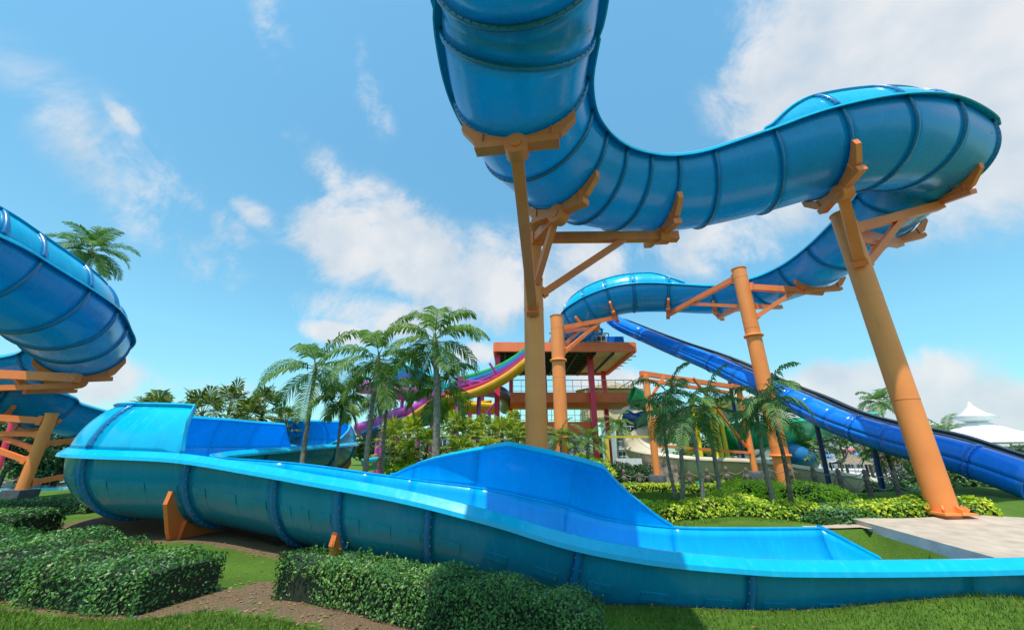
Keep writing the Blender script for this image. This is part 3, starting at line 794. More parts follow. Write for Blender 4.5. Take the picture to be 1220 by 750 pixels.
# ---- dark palms on the right lawn
for i, (px, py, tx, ty, s, lb) in enumerate([(806,596,790,497,21,'dark palm at the left end of the clump on the lawn'),(814,598,800,477,22,'dark palm with a high crown in the lawn clump'),(840,606,822,500,23,'dark palm nearest the long hedge in the left clump'),
        (860,598,842,492,24,'dark palm at the right end of the left clump, its grey trunk leaning'),(923,602,902,498,25,'dark palm whose crown crosses the flanged post'),(944,607,918,484,26,'black-trunked palm beside the foot of the flanged post')]):
    b = PZ(px, py, .18); tp = PY(tx, ty, b.y)
    feather_palm('palm_tree', lb, 'palm tree', b, tp, .05 if i in (0,2,5) else .06, 8+i%3, 1.3+.12*(i%4), .46, M['darkpalm'], s, group='dark palms on the lawn', droop=1.7+.25*(i%3), nl=20, lw=.055, shaft=.35, sd=.9, el0=-.7, tm='trunk' if i not in (5,) else 'trunkd')
# ---- coconut palm far left
b = Vector((-34.5, 31, -1)); tp = PY(108, 300, 33.0)
feather_palm('coconut_palm', 'windblown coconut palm rising behind the left helix', 'palm tree', (tp.x-2, 33, -1), tp, .2, 20, 3.5, .95, M['darkpalm'], 41, droop=1.5, nl=34, lw=.1, shaft=.2, sd=.35, el0=-.6, coconuts=7, wind=(-.8,.2))
# ---- fan palm rows
fp = [(182,508,24,1.3),(213,514,24,1.2),(236,506,22,1.2),(272,492,25,1.15),(291,512,22,1.1),(313,497,23,1.1),(338,516,25,1.0),(150,522,30,1.2)]
for i, (px, py, t, rd) in enumerate(fp):
    q = P(px, py, t); b = Vector((q.x, q.y, Z(q.x, q.y))); hh = q.z-b.z+.75
    fan_palm('fan_palm', ['leftmost fan palm of the row behind the hairpin','fan palm in the row behind the hairpin, second from left','windblown fan palm in the row behind the hairpin','fan palm above the middle of the blue hairpin wall','fan palm with a tall tuft behind the hairpin wall','fan palm near the right end of the hairpin wall','fan palm beside the leftmost slender palm','small fan palm behind the far coil of the left helix'][i], 'palm tree', b, hh, rd*1.28, 22, 50+i, group='fan palms behind the hairpin', m=M['fanback'])
fp2 = [(470,520,19,.95),(490,512,21,1),(505,528,18,.9),(540,508,19,1),(556,515,20,1),(578,512,21,1),(600,512,20,.9),(618,518,21,.9),(548,535,17,.8),(585,535,17.5,.8),(480,540,17,.8),(612,500,24,.8)]
lab2 = ['left end of the yellow-green fan palm thicket','upper left of the thicket beside a thin trunk','low fan palm in front of the tallest palm trunk','fan palm just right of the tallest palm trunk','bright fan palm in the middle of the thicket','fan palm under the yellow trough','fan palm below the red tower column','right end of the thicket by the orange post','low fan palm right of the tallest trunk','low fan palm at the right foot of the thicket','low fan palm at the left foot of the thicket','fan palm against the lowest tower deck']
for i, (px, py, t, rd) in enumerate(fp2):
    q = P(px, py, t); b = Vector((q.x, q.y, Z(q.x, q.y))); hh = max(.5, q.z-b.z-.15)
    fan_palm('fan_palm', 'yellow-green fan palm: '+lab2[i], 'palm tree', b, hh, rd*1.1, 28, 70+i, group='fan palms left of the tower')
# ---- hedges
def arcp(c, r, a0, a1, n, ry=None):
    ry = ry or r
    return [(c[0]+r*math.cos(R_(a0+(a1-a0)*i/n)), c[1]+ry*math.sin(R_(a0+(a1-a0)*i/n))) for i in range(n+1)]
hp = [(-15.5,8.6),(-12,7.9),(-10,7.35),(-8.7,6.95),(-6.9,6.25),(-5.4,5.75),(-4.0,5.5)]
hp = [tuple(q[:2]) for q in crom([(*q,) for q in hp], 3)]
hedge('hedge', 'broad clipped dark green hedge in the left foreground', hp, 1.15, .46, .045, 1700, M['hedge'], seed=3, rough=.15)
hq = [tuple(q[:2]) for q in crom([(-17.5,8.9),(-16.2,9.4),(-14.4,9.9),(-12.4,10.0),(-10.8,9.8)], 4)]
hedge('hedge', 'inner arm of the left hedge curving under the blue hairpin', hq, 1.0, .5, .07, 550, M['hedge'], seed=4, rough=.06)
hr = [(-19,13.0),(-16,13.6),(-13.2,13.6)]
hedge('hedge', 'low sunlit hedge at the edge of the left lawn', hr, .9, .4, .08, 350, M['hedge'], seed=5)
hc = [tuple(q[:2]) for q in crom([(-2.9,6.0),(-1.6,5.75),(-.3,5.45),(.95,5.05)], 4)]
hedge('hedge', 'clipped dark hedge in front of the middle of the low slide', hc, .8, .52, .04, 2400, M['hedge'], seed=6, rough=.13)
def ph(px0, py0, px1, py1, z, n=10):
    a = PZ(px0, py0, z); b = PZ(px1, py1, z); return [(a.x+(b.x-a.x)*i/n, a.y+(b.y-a.y)*i/n) for i in range(n+1)]
hedge('hedge', 'long yellow-green hedge along the front of the right lawn', ph(772,612,1180,617,.05), .62, .34, .09, 520, M['yellowhedge'], seed=7, rough=.09)
hedge('hedge', 'low yellow-tipped hedge behind the right lawn', ph(738,588,884,585,.2), .6, .34, .1, 330, M['yellowhedge'], seed=8, rough=.09)
hedge('hedge', 'dark green hedge running under the thick right post', ph(985,601,1150,604,.3), .7, .32, .09, 330, M['hedge'], seed=9, rough=.08)
for i, (px, py, rx, h, mm, lb) in enumerate([(905,596,1.5,.75,'lime','bright lime bush at the foot of the flanged post'),(960,598,1.7,.7,'lime','lime bush spreading right of the flanged post'),(880,602,.9,.4,'yellowhedge','olive bush left of the lime ones'),(1000,606,1.2,.34,'hedge','dark low bush at the right end of the lime planting'),(770,600,.7,.3,'lime','small lime bush beside the raised slide wall')]):
    q = PZ(px, py, .25); bush('bush', lb, (q.x, q.y+.3, Z(q.x, q.y)), rx, .8, h, 90+i, M[mm], n=2600, size=.09)
# ---- dark trees at the far left
for i, (px, t, h, rd) in enumerate([(35,34,5.6,3.2),(70,33,5.0,2.8),(100,36,4.6,2.8),(5,31,6.0,3.2),(-40,33,6.5,3.5),(135,40,4.5,3)]):
    q = P(px, 560, t); broad_tree('tree', ['dense dark tree between the helix posts','dark tree right of the orange post at the far left','dark tree behind the end of the low flume','dark tree at the left edge behind the red pole','dark tree beyond the left edge','dark tree low behind the hairpin end'][i], 'tree', (q.x, q.y, Z(q.x,q.y)), h, rd, 120+i, M['tree'], n=5200, size=.3, group='dark trees behind the pool')
# planting round the tower foot
for i, (px, py, t, mm, rx, h) in enumerate([(690,548,21,'lime',.9,1.1),(712,552,19,'yellowhedge',.8,.8),(740,556,20,'tree',1,.9),(655,545,21,'tree',.8,1),(765,558,21,'tree',.9,.8),(485,552,17,'lime',.8,.6),(535,556,16.5,'lime',.7,.7)]):
    q = P(px, py, t); bush('bush', ['lime shrub at the foot of the red tower column','yellow shrub behind the raised blue wall','green shrub on the stone terrace','green shrub beside the slim amber post','green shrub at the right end of the terrace','lime shrub below the fan palms','lime shrub where the blue wall starts to rise'][i], (q.x, q.y, q.z-h*.7), rx, rx, h, 140+i, M[mm], n=1300, size=.14)
for i, (px, py, t) in enumerate([(735,510,26),(668,525,20),(700,530,20),(1058,545,17),(1048,480,45)]):
    tp = P(px, py, t); b = (tp.x, tp.y, Z(tp.x, tp.y))
    feather_palm('palm_tree', ['small palm in front of the white apartment block','young palm before the white shutters','young palm beside the red column foot','bushy palm by the rope fence near the right post','distant palm crown above the royal blue tube'][i], 'palm tree', b, tp, .07, 14, 1.3 if i < 4 else 2.6, .45 if i < 4 else 1.0, M['areca' if i != 4 else 'darkpalm'], 160+i, droop=1.8, nl=18, lw=.06 if i < 4 else .14, shaft=.2)

# mixed planting and palms in the busy area beyond the rope fence
rr = random.Random(77)
where = ['first','second','third','fourth','fifth','sixth','seventh','eighth','ninth','tenth','eleventh','twelfth']
for i, (px, py, t_, rx, h, mm) in enumerate([(1045,570,20,1.1,1.1,'tree'),(1070,572,19,1.2,1.2,'hedge'),(1092,560,24,1.6,1.8,'tree'),(1122,560,26,1.8,2.0,'tree'),(1150,562,24,1.6,1.6,'hedge'),(1185,560,26,2,2,'tree'),(880,560,30,1.5,1.5,'tree'),(850,566,28,1.2,1.2,'tree')]):
    q = P(px, py, t_); bush('bush', where[i]+' bush from the left in the planting beyond the rope fence' if i < 6 else ('bush in the gap behind the flanged post' if i == 6 else 'bush under the lower beige flume'), (q.x, q.y, Z(q.x, q.y)), rx, rx, h, 300+i, M[mm], n=1100, size=.2, group='bushes beyond the fence')
for i, (px, py, t_, L_) in enumerate([(975,532,30,1.8),(1000,528,34,2.0),(1030,530,30,1.8),(1052,520,26,1.7),(1088,528,30,2.0),(1130,520,32,2.2),(880,535,34,1.9),(955,540,27,1.5)]):
    tp = P(px, py, t_); b = (tp.x, tp.y, Z(tp.x, tp.y))
    feather_palm('palm_tree', where[i]+' small palm in the crowded planting beyond the rope fence', 'palm tree', b, tp, .09, 13, L_, .6, M['areca' if i % 2 else 'darkpalm'], 330+i, group='palms beyond the fence', droop=1.9, nl=18, lw=.09, shaft=.25)
# ------------------------------------------------------------------ ground
def grass_mat():
    m, nt, b = new_mat('lawn'); L = nt.links; tc = N(nt, 'ShaderNodeTexCoord')
    n1 = N(nt, 'ShaderNodeTexNoise'); n1.inputs['Scale'].default_value = .9; n1.inputs['Detail'].default_value = 8
    n2 = N(nt, 'ShaderNodeTexNoise'); n2.inputs['Scale'].default_value = 55; n2.inputs['Detail'].default_value = 5
    for n in (n1, n2): L.new(tc.outputs['Object'], n.inputs['Vector'])
    r1 = N(nt, 'ShaderNodeValToRGB'); e = r1.color_ramp.elements; e[0].position = .32; e[0].color = (.045,.10,.012,1); e[1].position = .68; e[1].color = (.14,.24,.03,1)
    x = e.new(.5); x.color = (.085,.165,.02,1)
    mx = N(nt, 'ShaderNodeMath', operation='MULTIPLY_ADD'); mx.inputs[1].default_value = .6; L.new(n2.outputs['Fac'], mx.inputs[0])
    my = N(nt, 'ShaderNodeMath', operation='MULTIPLY'); my.inputs[1].default_value = .42; L.new(n1.outputs['Fac'], my.inputs[0]); L.new(my.outputs[0], mx.inputs[2])
    L.new(mx.outputs[0], r1.inputs['Fac'])
    # bare soil by attribute
    at = N(nt, 'ShaderNodeAttribute'); at.attribute_name = 'soil'
    n3 = N(nt, 'ShaderNodeTexNoise'); n3.inputs['Scale'].default_value = 7; n3.inputs['Detail'].default_value = 8; L.new(tc.outputs['Object'], n3.inputs['Vector'])
    a = N(nt, 'ShaderNodeMath', operation='ADD'); L.new(at.outputs['Fac'], a.inputs[0]); L.new(n3.outputs['Fac'], a.inputs[1])
    st = N(nt, 'ShaderNodeMapRange'); st.inputs['From Min'].default_value = .86; st.inputs['From Max'].default_value = 1.02; L.new(a.outputs[0], st.inputs['Value'])
    rs = N(nt, 'ShaderNodeValToRGB'); rs.color_ramp.elements[0].position = .3; rs.color_ramp.elements[0].color = (.11,.065,.035,1); rs.color_ramp.elements[1].position = .7; rs.color_ramp.elements[1].color = (.30,.20,.12,1)
    L.new(n2.outputs['Fac'], rs.inputs['Fac'])
    mm = N(nt, 'ShaderNodeMixRGB'); L.new(st.outputs[0], mm.inputs['Fac']); L.new(r1.outputs['Color'], mm.inputs['Color1']); L.new(rs.outputs['Color'], mm.inputs['Color2'])
    L.new(mm.outputs['Color'], b.inputs['Base Color']); b.inputs['Roughness'].default_value = .9; b.inputs['Specular IOR Level'].default_value = .15
    bp = N(nt, 'ShaderNodeBump'); bp.inputs['Strength'].default_value = .8; bp.inputs['Distance'].default_value = .05; L.new(n2.outputs['Fac'], bp.inputs['Height']); L.new(bp.outputs['Normal'], b.inputs['Normal'])
    return m
M['grass'] = grass_mat()
xs = sorted(set([-3000,-900,-300,-120,-80,-60,-50,-40,-35]+[round(-30+.5*i,2) for i in range(0,33)]+[round(-14+.2*i,2) for i in range(0,150)]+[round(16+.5*i,2) for i in range(0,20)]+[30,36,45,60,90,140,300,900,3000]))
ys = sorted(set([-300,-60,-20,-8,-4,-2,0,1]+[round(2+.2*i,2) for i in range(0,75)]+[round(17+.4*i,2) for i in range(0,24)]+[27,28,30,32,35,38,42,48,55,65,80,110,160,300,800,3500]))
vs = []; soil = []
def soilf(x, y):
    """bare earth along the hedge feet and round the slide"""
    s = 0
    for q in hp: s = max(s, 1-max(0, math.dist((x,y), q)-.55)/.2)
    for i in range(PC.at(1.2), PC.n, 3):
        d = math.dist((x,y), PC.c[i][:2]); s = max(s, 1-max(0, d-1.2)/.45)
    for q in hc: s = max(s, 1-max(0, math.dist((x,y), q)-.7)/.5)
    return max(0, min(.62, s*.75))
for y in ys:
    for x in xs:
        z = Z(x, y) if abs(x) < 200 and y < 300 else -1.5
        vs.append((x, y, z)); soil.append(soilf(x, y) if abs(x) < 18 and y < 26 and y > 0 else 0)
w = len(xs); fs = [(j*w+i, j*w+i+1, (j+1)*w+i+1, (j+1)*w+i) for j in range(len(ys)-1) for i in range(w-1)]
g = MB().add(vs, fs, True).build('ground', M['grass']); tag(g, 'green lawn with bare earth round the slide', 'ground', kind='structure')
at = g.data.attributes.new('soil', 'FLOAT', 'POINT'); at.data.foreach_set('value', soil)
# grass blades on the two lawns near the camera
def blades(name, label, poly, n, h, seed):
    r = random.Random(seed); mb = MB(); x0, x1, y0, y1 = poly
    for _ in range(n):
        x = r.uniform(x0, x1); y = r.uniform(y0, y1)
        if soilf(x, y) > .3: continue
        z = Z(x, y); a = r.uniform(0, 2*PI); q = Vector((math.cos(a), math.sin(a), 0))*h*.16; hh = h*r.uniform(.5, 1.2); l = Vector((r.gauss(0,.4), r.gauss(0,.4), 0))*hh
        mb.add([(x-q.x, y-q.y, z-.01), (x+q.x, y+q.y, z-.01), (x+l.x, y+l.y, z+hh)], [(0,1,2)], False)
    o = mb.build(name, M['blade']); tag(o, label, 'grass', kind='stuff')
M['blade'] = leafmat('grass_blade', [(.06,.12,.015),(.11,.20,.02),(.20,.30,.035)], .6, .3)
blades('grass', 'short grass of the left foreground lawn', (-8.5,-1.2,3.2,5.75), 34000, .05, 3)
blades('grass', 'short grass of the lawn behind the long hedge', (2.5,12,10.8,16), 26000, .06, 4)
blades('grass', 'short grass of the lawn in front of the slide end', (.8,10,2.8,7.4), 42000, .055, 6)
# paved path and splash pool edge at the right
M['paving'] = mat('tan_paving', (.46,.37,.29), .8, .18, 3, bump=.25, bscale=60)
M['pavegrey'] = mat('grey_stone_edge', (.42,.38,.32), .8, .25, 4, bump=.3, bscale=30)
def sheet(name, label, poly, dz, m, cat, th=0):
    """flat sheet following the ground, triangulated from a fine grid inside a convex polygon"""
    mb = MB(); x0 = min(p[0] for p in poly); x1 = max(p[0] for p in poly); y0 = min(p[1] for p in poly); y1 = max(p[1] for p in poly)
    bm = bmesh.new(); bv = [bm.verts.new((x, y, 0)) for x, y in poly]; bm.faces.new(bv)
    st = .2 if x1-x0 < 25 else 2.0
    for k in range(1, int((x1-x0)/st)): bmesh.ops.bisect_plane(bm, geom=bm.verts[:]+bm.edges[:]+bm.faces[:], plane_co=(x0+k*st, 0, 0), plane_no=(1,0,0))
    for k in range(1, int((y1-y0)/st)): bmesh.ops.bisect_plane(bm, geom=bm.verts[:]+bm.edges[:]+bm.faces[:], plane_co=(0, y0+k*st, 0), plane_no=(0,1,0))
    bm.verts.index_update()
    mb.add([(v.co.x, v.co.y, Z(v.co.x, v.co.y)+dz) for v in bm.verts], [tuple(v.index for v in f.verts) for f in bm.faces], True)
    bm.free(); o = mb.build(name, m); tag(o, label, cat, kind='structure'); return o
def band(name, label, ea, eb, dz, m, cat, n=90, k=24):
    def res(e):
        L_ = [0]
        for q in range(1, len(e)): L_.append(L_[-1]+math.dist(e[q], e[q-1]))
        out = []
        for s in range(n+1):
            d = L_[-1]*s/n
            for q in range(1, len(L_)):
                if d <= L_[q]+1e-6: g = (d-L_[q-1])/(L_[q]-L_[q-1]); out.append((e[q-1][0]+(e[q][0]-e[q-1][0])*g, e[q-1][1]+(e[q][1]-e[q-1][1])*g)); break
        return out
    A_, B_ = res(ea), res(eb); vs = []
    for s in range(n+1):
        for u in range(k+1):
            x = A_[s][0]+(B_[s][0]-A_[s][0])*u/k; y = A_[s][1]+(B_[s][1]-A_[s][1])*u/k
            vs.append((x, y, max(Z(x,y), Z(x+.15,y), Z(x-.15,y), Z(x,y+.15), Z(x,y-.15))+dz))
    w_ = k+1; o = MB().add(vs, [(s*w_+u, (s+1)*w_+u, (s+1)*w_+u+1, s*w_+u+1) for s in range(n) for u in range(k)], True).build(name, m)
    tag(o, label, cat, kind='structure'); return o
XE = float(TRENCH[0][0,0])+.1
band('path', 'tan paved walk between the hedge and the splash pool', [(7.0,10.3),(8.35,10.22),(XE+.1,9.98),(20.6,9.98),(20.7,6.4),(26,6.2)], [(7.0,10.42),(8.3,10.6),(XE+.1,10.64),(20.6,10.7),(23,10.7),(26,10.7)], .03, M['paving'], 'path')
def slab(name, label, cat, x0, x1, ya, yb, za, zb, mm):
    o = MB().add([(x0,ya,-1.5),(x1,ya,-1.5),(x1,yb,-1.5),(x0,yb,-1.5),(x0,ya,za),(x1,ya,za),(x1,yb,zb),(x0,yb,zb)], [(0,3,2,1),(4,5,6,7),(0,1,5,4),(2,3,7,6),(1,2,6,5),(3,0,4,7)]).build(name, mm); tag(o, label, cat, kind='structure')
slab('pavement', 'tan paved apron round the slide end', 'pavement', XE+.16, 20.6, 7.15, 10.6, -.13, .10, M['paving'])
slab('kerb', 'grey stone edging of the paved apron', 'kerb', XE+.16, 20.6, 6.85, 7.145, -.09, -.07, M['pavegrey'])
M['water'] = mat('pool_water', (.05,.42,.55), .06, .15, 1.2, bump=.35, bscale=6)
# pool with sun loungers at the far left
yp = 31
pz = Z(-40, 33)
sheetp = MB(); sheetp.box((-41, 33.2, -1.02), (26, 5, .05)); o = sheetp.build('water', M['water']); tag(o, 'turquoise pool at the far left', 'water', kind='structure')
M['pooldeck'] = mat('pale_pool_deck', (.6,.57,.52), .8, .1, 3)
o = MB().box((-41, 38.0, -1.0), (28, 4.6, .12)).build('pavement', M['pooldeck']); tag(o, 'pale deck behind the far left pool', 'pavement', kind='structure')
lounge_cols = {'magenta': (.62,.05,.5), 'peach': (.85,.45,.25), 'yellow': (.85,.6,.03), 'blue': (.03,.35,.7), 'green': (.1,.5,.2)}
for k, c in lounge_cols.items(): M['l_'+k] = mat(k+'_plastic', c, .35, .05)
for i, (px, c) in enumerate([(-4,'blue'),(18,'magenta'),(50,'peach'),(66,'yellow'),(82,'peach'),(96,'magenta')]):
    q = P(px, 577, 36.5); q.y = 37; q.z = -.94
    t = thing('pool_lounger', [ 'blue moulded lounger past the left edge','magenta moulded lounger on the far deck','peach lounger left of the yellow one','yellow moulded lounger on the far deck','peach lounger right of the yellow one','magenta lounger nearest the blue slide'][i], 'sun lounger', q, group='coloured loungers by the far pool')
    m = MB(); prof = [(0,-1.0,.30),(0,-.5,.38),(0,0,.26),(0,.45,.34),(0,.9,.95)]
    vs = []
    for _, yy, zz in prof:
        for xx in (-.42,.42):
            for d in (0, -.07): vs.append((q.x+xx, q.y+yy, q.z+zz+d))
    fs = []
    for k in range(4):
        a = k*4; fs += [(a, a+2, a+6, a+4), (a+1, a+5, a+7, a+3), (a, a+4, a+5, a+1), (a+2, a+3, a+7, a+6)]
    fs += [(0,1,3,2), (16,18,19,17)]; m.add(vs, fs); m.build('shell', M['l_'+c], t)
    m = MB()
    for yy in (-.8, .5): m.box((q.x, q.y+yy, q.z+.13), (.7, .08, .27))
    m.build('base', M['pooldeck'], t)
# ------------------------------------------------------------------ tower
M['salmon'] = mat('salmon_painted_concrete', (1.0,.20,.07), .6, .12, 1.2, dirt=.12)
M['redcol'] = mat('crimson_painted_column', (.95,.05,.12), .45, .1, 1.2, dirt=.15)
M['soffit'] = mat('cream_soffit', (.88,.74,.48), .8, .15, 1.5)
M['dksoffit'] = mat('dark_green_steelwork', (.03,.07,.07), .6, .3, 2)
M['white'] = mat('white_render', (.72,.72,.70), .7, .08, .8, dirt=.2)
M['shutter'] = mat('white_shutter', (.74,.75,.75), .5, .06, 2)
M['glass'] = mat('dark_window_glass', (.03,.07,.10), .08, .2, 2)
M['railY'] = mat('yellow_rail', (.62,.50,.05), .4, .1, 3)
M['steel'] = mat('pale_steel_rail', (.5,.52,.52), .4, .1, 3, metal=.5)
M['rockroof'] = mat('tan_rock_roof', (.36,.28,.19), .95, .35, 1.2, bump=.8, bscale=6)
def PYv(px, py, Y): return PY(px, py, Y)
Yf, Yb = 30.5, 40.5
tf = PY(755, 405, Yf); tl = PY(590, 411, Yf); zr = (tf.z+tl.z)/2
x0, x1 = tl.x, tf.x
T = thing('slide_tower', 'salmon and crimson open start tower with a flat projecting roof and railed decks', 'building', ((x0+x1)/2, Yf, 0))
m = MB(); 
for a, b, th in (((x0,Yf),(x1,Yf),1),((x0,Yb),(x1,Yb),1),((x0,Yf),(x0,Yb),0),((x1,Yf),(x1,Yb),0)):
    m.bar((a[0],a[1],zr-.38), (b[0],b[1],zr-.38), .32, .78)
m.box(((x0+x1)/2, (Yf+Yb)/2, zr-.08), (x1-x0-.2, Yb-Yf-.2, .14)); m.build('roof', M['salmon'], T)
xm = PY(703, 430, 34).x-.3
m = MB().box(((xm+x1)/2+.1, (Yf+Yb)/2, zr-.52), (x1-xm-.5, Yb-Yf-.5, .06))
for k in range(5): 
    for q in range(2): m.box((xm+2.0+q*1.6, Yf+2.4+k*1.3, zr-.57), (1.1, .22, .05))
m.build('soffit', M['soffit'], T)
m = MB()
for k in range(9): m.bar((x0+.3, Yf+.8+k*1.1, zr-.55), (xm, Yf+.8+k*1.1, zr-.55), .18, .3)
for k in range(7): m.bar((x0+.8+k*1.5, Yf+.3, zr-.8), (x0+.8+k*1.5, Yb-.3, zr-.8), .14, .2)
m.build('roof_beams', M['dksoffit'], T)
for cx, cy, r in ((PY(703,430,33).x, 33, .3), (PY(593,430,31.5).x, 31.5, .28), (PY(648,430,39).x, 39, .28), (PY(609,470,39).x, 39, .28), (PY(706,430,39.5).x+1, 39.5,.28)):
    MB().box((cx, cy, (zr-.4)/2-.2), (r*1.5, r*1.5, zr-.2)).build('column', M['redcol'], T)
MB().box((PY(636,540,31).x-.0, 31, 1.6), (.7,.7,4.4)).build('column', M['redcol'], T)
def deck(pxl, pxr, py, Y0, Y1, th, nm='deck'):
    a = PY(pxl, py, Y0); b = PY(pxr, py, Y0)
    MB().box(((a.x+b.x)/2, (Y0+Y1)/2, a.z-th/2), (b.x-a.x, Y1-Y0, th)).build(nm, M['salmon'], T); return a, b
def railing(a, b, z, Y, h=1.1, n=14, m_='railY', side=None):
    r = MB(); r.bar((a, Y, z+h), (b, Y, z+h), .06); r.bar((a, Y, z+h*.5), (b, Y, z+h*.5), .03); r.bar((a, Y, z+.15), (b, Y, z+.15), .03)
    for k in range(n+1): x = a+(b-a)*k/n; r.bar((x, Y, z), (x, Y, z+h), .04)
    if side:
        r.bar((b, Y, z+h), (b, side, z+h), .06); r.bar((b, Y, z+.5), (b, side, z+.5), .03)
        for k in range(5): y = Y+(side-Y)*k/4; r.bar((b, y, z), (b, y, z+h), .04)
    r.build('railing', M[m_], T)
a, b = deck(608, 757, 467, 33.6, 39.5, .85); railing(a.x+.2, b.x-.1, a.z, 33.8, side=39)
a2, b2 = deck(608, 706, 502, 33.6, 39.5, .95); railing(a2.x+.2, b2.x-.1, a2.z, 33.8, n=10, side=39)
a3, b3 = deck(590, 700, 541, 33.0, 39.5, .6)
m = MB()
for k in range(9): m.box(((a2.x+b2.x)/2+1.2, 33.9, a3.z+.1+k*.27), ((b2.x-a2.x)*.58, .08, .21))
m.build('shutters', M['shutter'], T)
m = MB(); m.box(((a2.x+b2.x)/2, 36.5, a3.z+1.2), (b2.x-a2.x-1.2, 2.6, 2.2)); m.build('inner_wall', M['white'], T)
railing((x0+x1)/2-1.0, x1-2, zr, Yf+1.2, h=.95, n=12, m_='steel')
# stair hall and hut on the top
m = MB(); c = PY(688, 398, 34); m.box((c.x, 35, zr+.8), (5, 3, 1.6)); m.build('start_platform', M['dksoffit'], T)
m = MB(); 
for k in range(9): m.bar((c.x-2.5+k*.62, 33.4, zr), (c.x-2.2+k*.62, 33.4, zr+1.7), .07)
m.bar((c.x-2.7, 33.4, zr+1.7), (c.x+2.7, 33.4, zr+1.7), .09); m.build('platform_frame', M['dksoffit'], T)
c = PY(733, 395, 34.5); MB().box((c.x, 35.5, zr+.9), (1.6, 1.6, 1.8)).build('start_hut', M['royal'], T)
# tan rock roof behind the middle deck
t = thing('rock_roof_building', 'low building with a tan rockwork roof behind the tower decks', 'building', (PY(730,470,44).x, 44, 0))
r_ = random.Random(5); m = MB(); c = PY(728, 460, 44)
vs = [(c.x+4.2*math.cos(a)*f+r_.uniform(-.3,.3), 44+2.6*math.sin(a)*f, c.z-.6+1.0*(1-f)+(.15*r_.random())) for f in (1,.72,.4) for a in [2*PI*k/14 for k in range(14)]]+[(c.x,44,c.z+.6)]
fs = [(j*14+k, j*14+(k+1)%14, (j+1)*14+(k+1)%14, (j+1)*14+k) for j in range(2) for k in range(14)]+[(28+k, 28+(k+1)%14, 42) for k in range(14)]+[tuple(range(14))[::-1]]
m.add(vs, fs); m.build('roof', M['rockroof'], t); MB().box((c.x, 44.4, c.z-2.2), (6.6, 4, 3.2)).build('wall', M['soffit'], t)
for k in range(3): MB().box((c.x-2+k*2, 42.37, c.z-2), (1.1, .06, 1.4)).build('window', M['glass'], t)
# ------------------------------------------------------------------ coloured slides left of the tower
cols = {'green': (.02,.34,.09), 'blueL': (.01,.17,.42), 'purple': (.22,.03,.22), 'redL': (.45,.02,.06), 'orangeL': (.8,.35,.02), 'yellowL': (.82,.55,.02), 'magenta': (.62,.09,.50), 'tealL': (.01,.42,.58), 'greyL': (.14,.20,.27), 'beige': (.60,.50,.35), 'greenT': (.02,.45,.24), 'yellowS': (.95,.72,.02), 'purpleS': (.58,.06,.44)}
for k, c in cols.items(): M[k] = mat(k.replace('L','').replace('T','').replace('S','')+'_fibreglass', c, .3, .12, 1.0, coat=.2, dirt=.15)
def trough(pts, r, m, name, parent, a0=-10, a1=190, th=.05, K=6):
    p = Path(pts, K=K, R=r, it=2); mb = shell(p, 0, p.n-1, lambda i: a0, lambda i: a1, th=th, na=14)
    return mb.build(name, [m, m], parent), p
def pq(px, py, t, b=0): v = P(px, py, t); return (v.x, v.y, v.z, b)
t = thing('mat_racer_slide', 'rainbow slide of five side-by-side lanes dropping left from the tower', 'water slide', (P(600,440,30).x, 29, 0))
cen = [(640,412,28.6),(614,434,28.6),(588,449,29),(565,457,29.5),(545,462,30),(525,472,31.5),(505,486,33),(486,498,35)]
ctr = [Vector(pq(*c)[:3]) for c in cen]
for k, mn in enumerate(['green','blueL','purple','redL','orangeL']):
    pts = []
    for j, c in enumerate(ctr):
        d = (ctr[min(j+1, 7)]-ctr[max(j-1, 0)]); d.z = 0; d.normalize(); s = Vector((-d.y, d.x, 0))
        q = c-s*(k-2)*-.62+Vector((0,0,(2-k)*.5)); pts.append((*q, 0))
    trough(pts, .34, M[mn], 'lane', t, a0=-25, a1=205)
for px, py0, tt in ((547,448,28.8),(571,466,30.5),(517,466,33)):
    q = P(px, py0, tt); MB().tube([(q.x, q.y, q.z), (q.x, q.y, Z(q.x,q.y)-.4)], .17, 12).build('support_post', M['purpleS'], t)
m = MB()
for a_, b_ in (((547,452,28.8),(590,455,28.8)),((547,452,28.8),(590,472,29.5)),((583,432,28),(600,458,28.5)),((547,470,28.8),(571,470,30.5)),((571,500,32.5),(590,480,32))): m.bar(P(*a_), P(*b_), .12)
m.build('support_arms', M['purpleS'], t)
def loop_slide(name, label, pts, r, m, posts=(), pm='purpleS', full=False, arms=()):
    t = thing(name, label, 'water slide', (pts[0][0], pts[0][1], 0))
    trough(pts, r, m, 'trough', t, a0=-10 if not full else -88, a1=190 if not full else 268)
    for px, py, tt in posts:
        q = P(px, py, tt); MB().tube([(q.x, q.y, q.z), (q.x, q.y, Z(q.x,q.y)-.5)], .16, 10).build('support_post', M[pm], t)
    return t
loop_slide('water_slide', 'teal open slide arcing between the palm crowns', [pq(470,462,38),pq(488,440,37),pq(505,442,36),pq(525,458,35),pq(532,474,36),pq(520,486,38)], .95, M['tealL'], [(493,455,36)])
loop_slide('water_slide', 'magenta slide weaving behind the slender palms', [pq(432,458,37),pq(450,458,36),pq(475,464,35),pq(505,466,34),pq(512,474,34),pq(500,484,34),pq(478,490,35),pq(456,500,36),pq(430,508,37)], .85, M['magenta'], [(456,470,36),(480,470,35)])
loop_slide('water_slide', 'dark blue slide curling under the rainbow lanes', [pq(530,470,33),pq(522,484,33),pq(508,494,33),pq(485,500,34),pq(460,508,35),pq(440,516,36)], .85, M['navy'], [])
loop_slide('water_slide', 'grey enclosed tube bending right behind the crimson column', [pq(545,466,36),pq(570,464,36),pq(592,466,36.5),pq(603,474,38),pq(602,486,40)], .6, M['greyL'], [(575,470,36)], full=True)
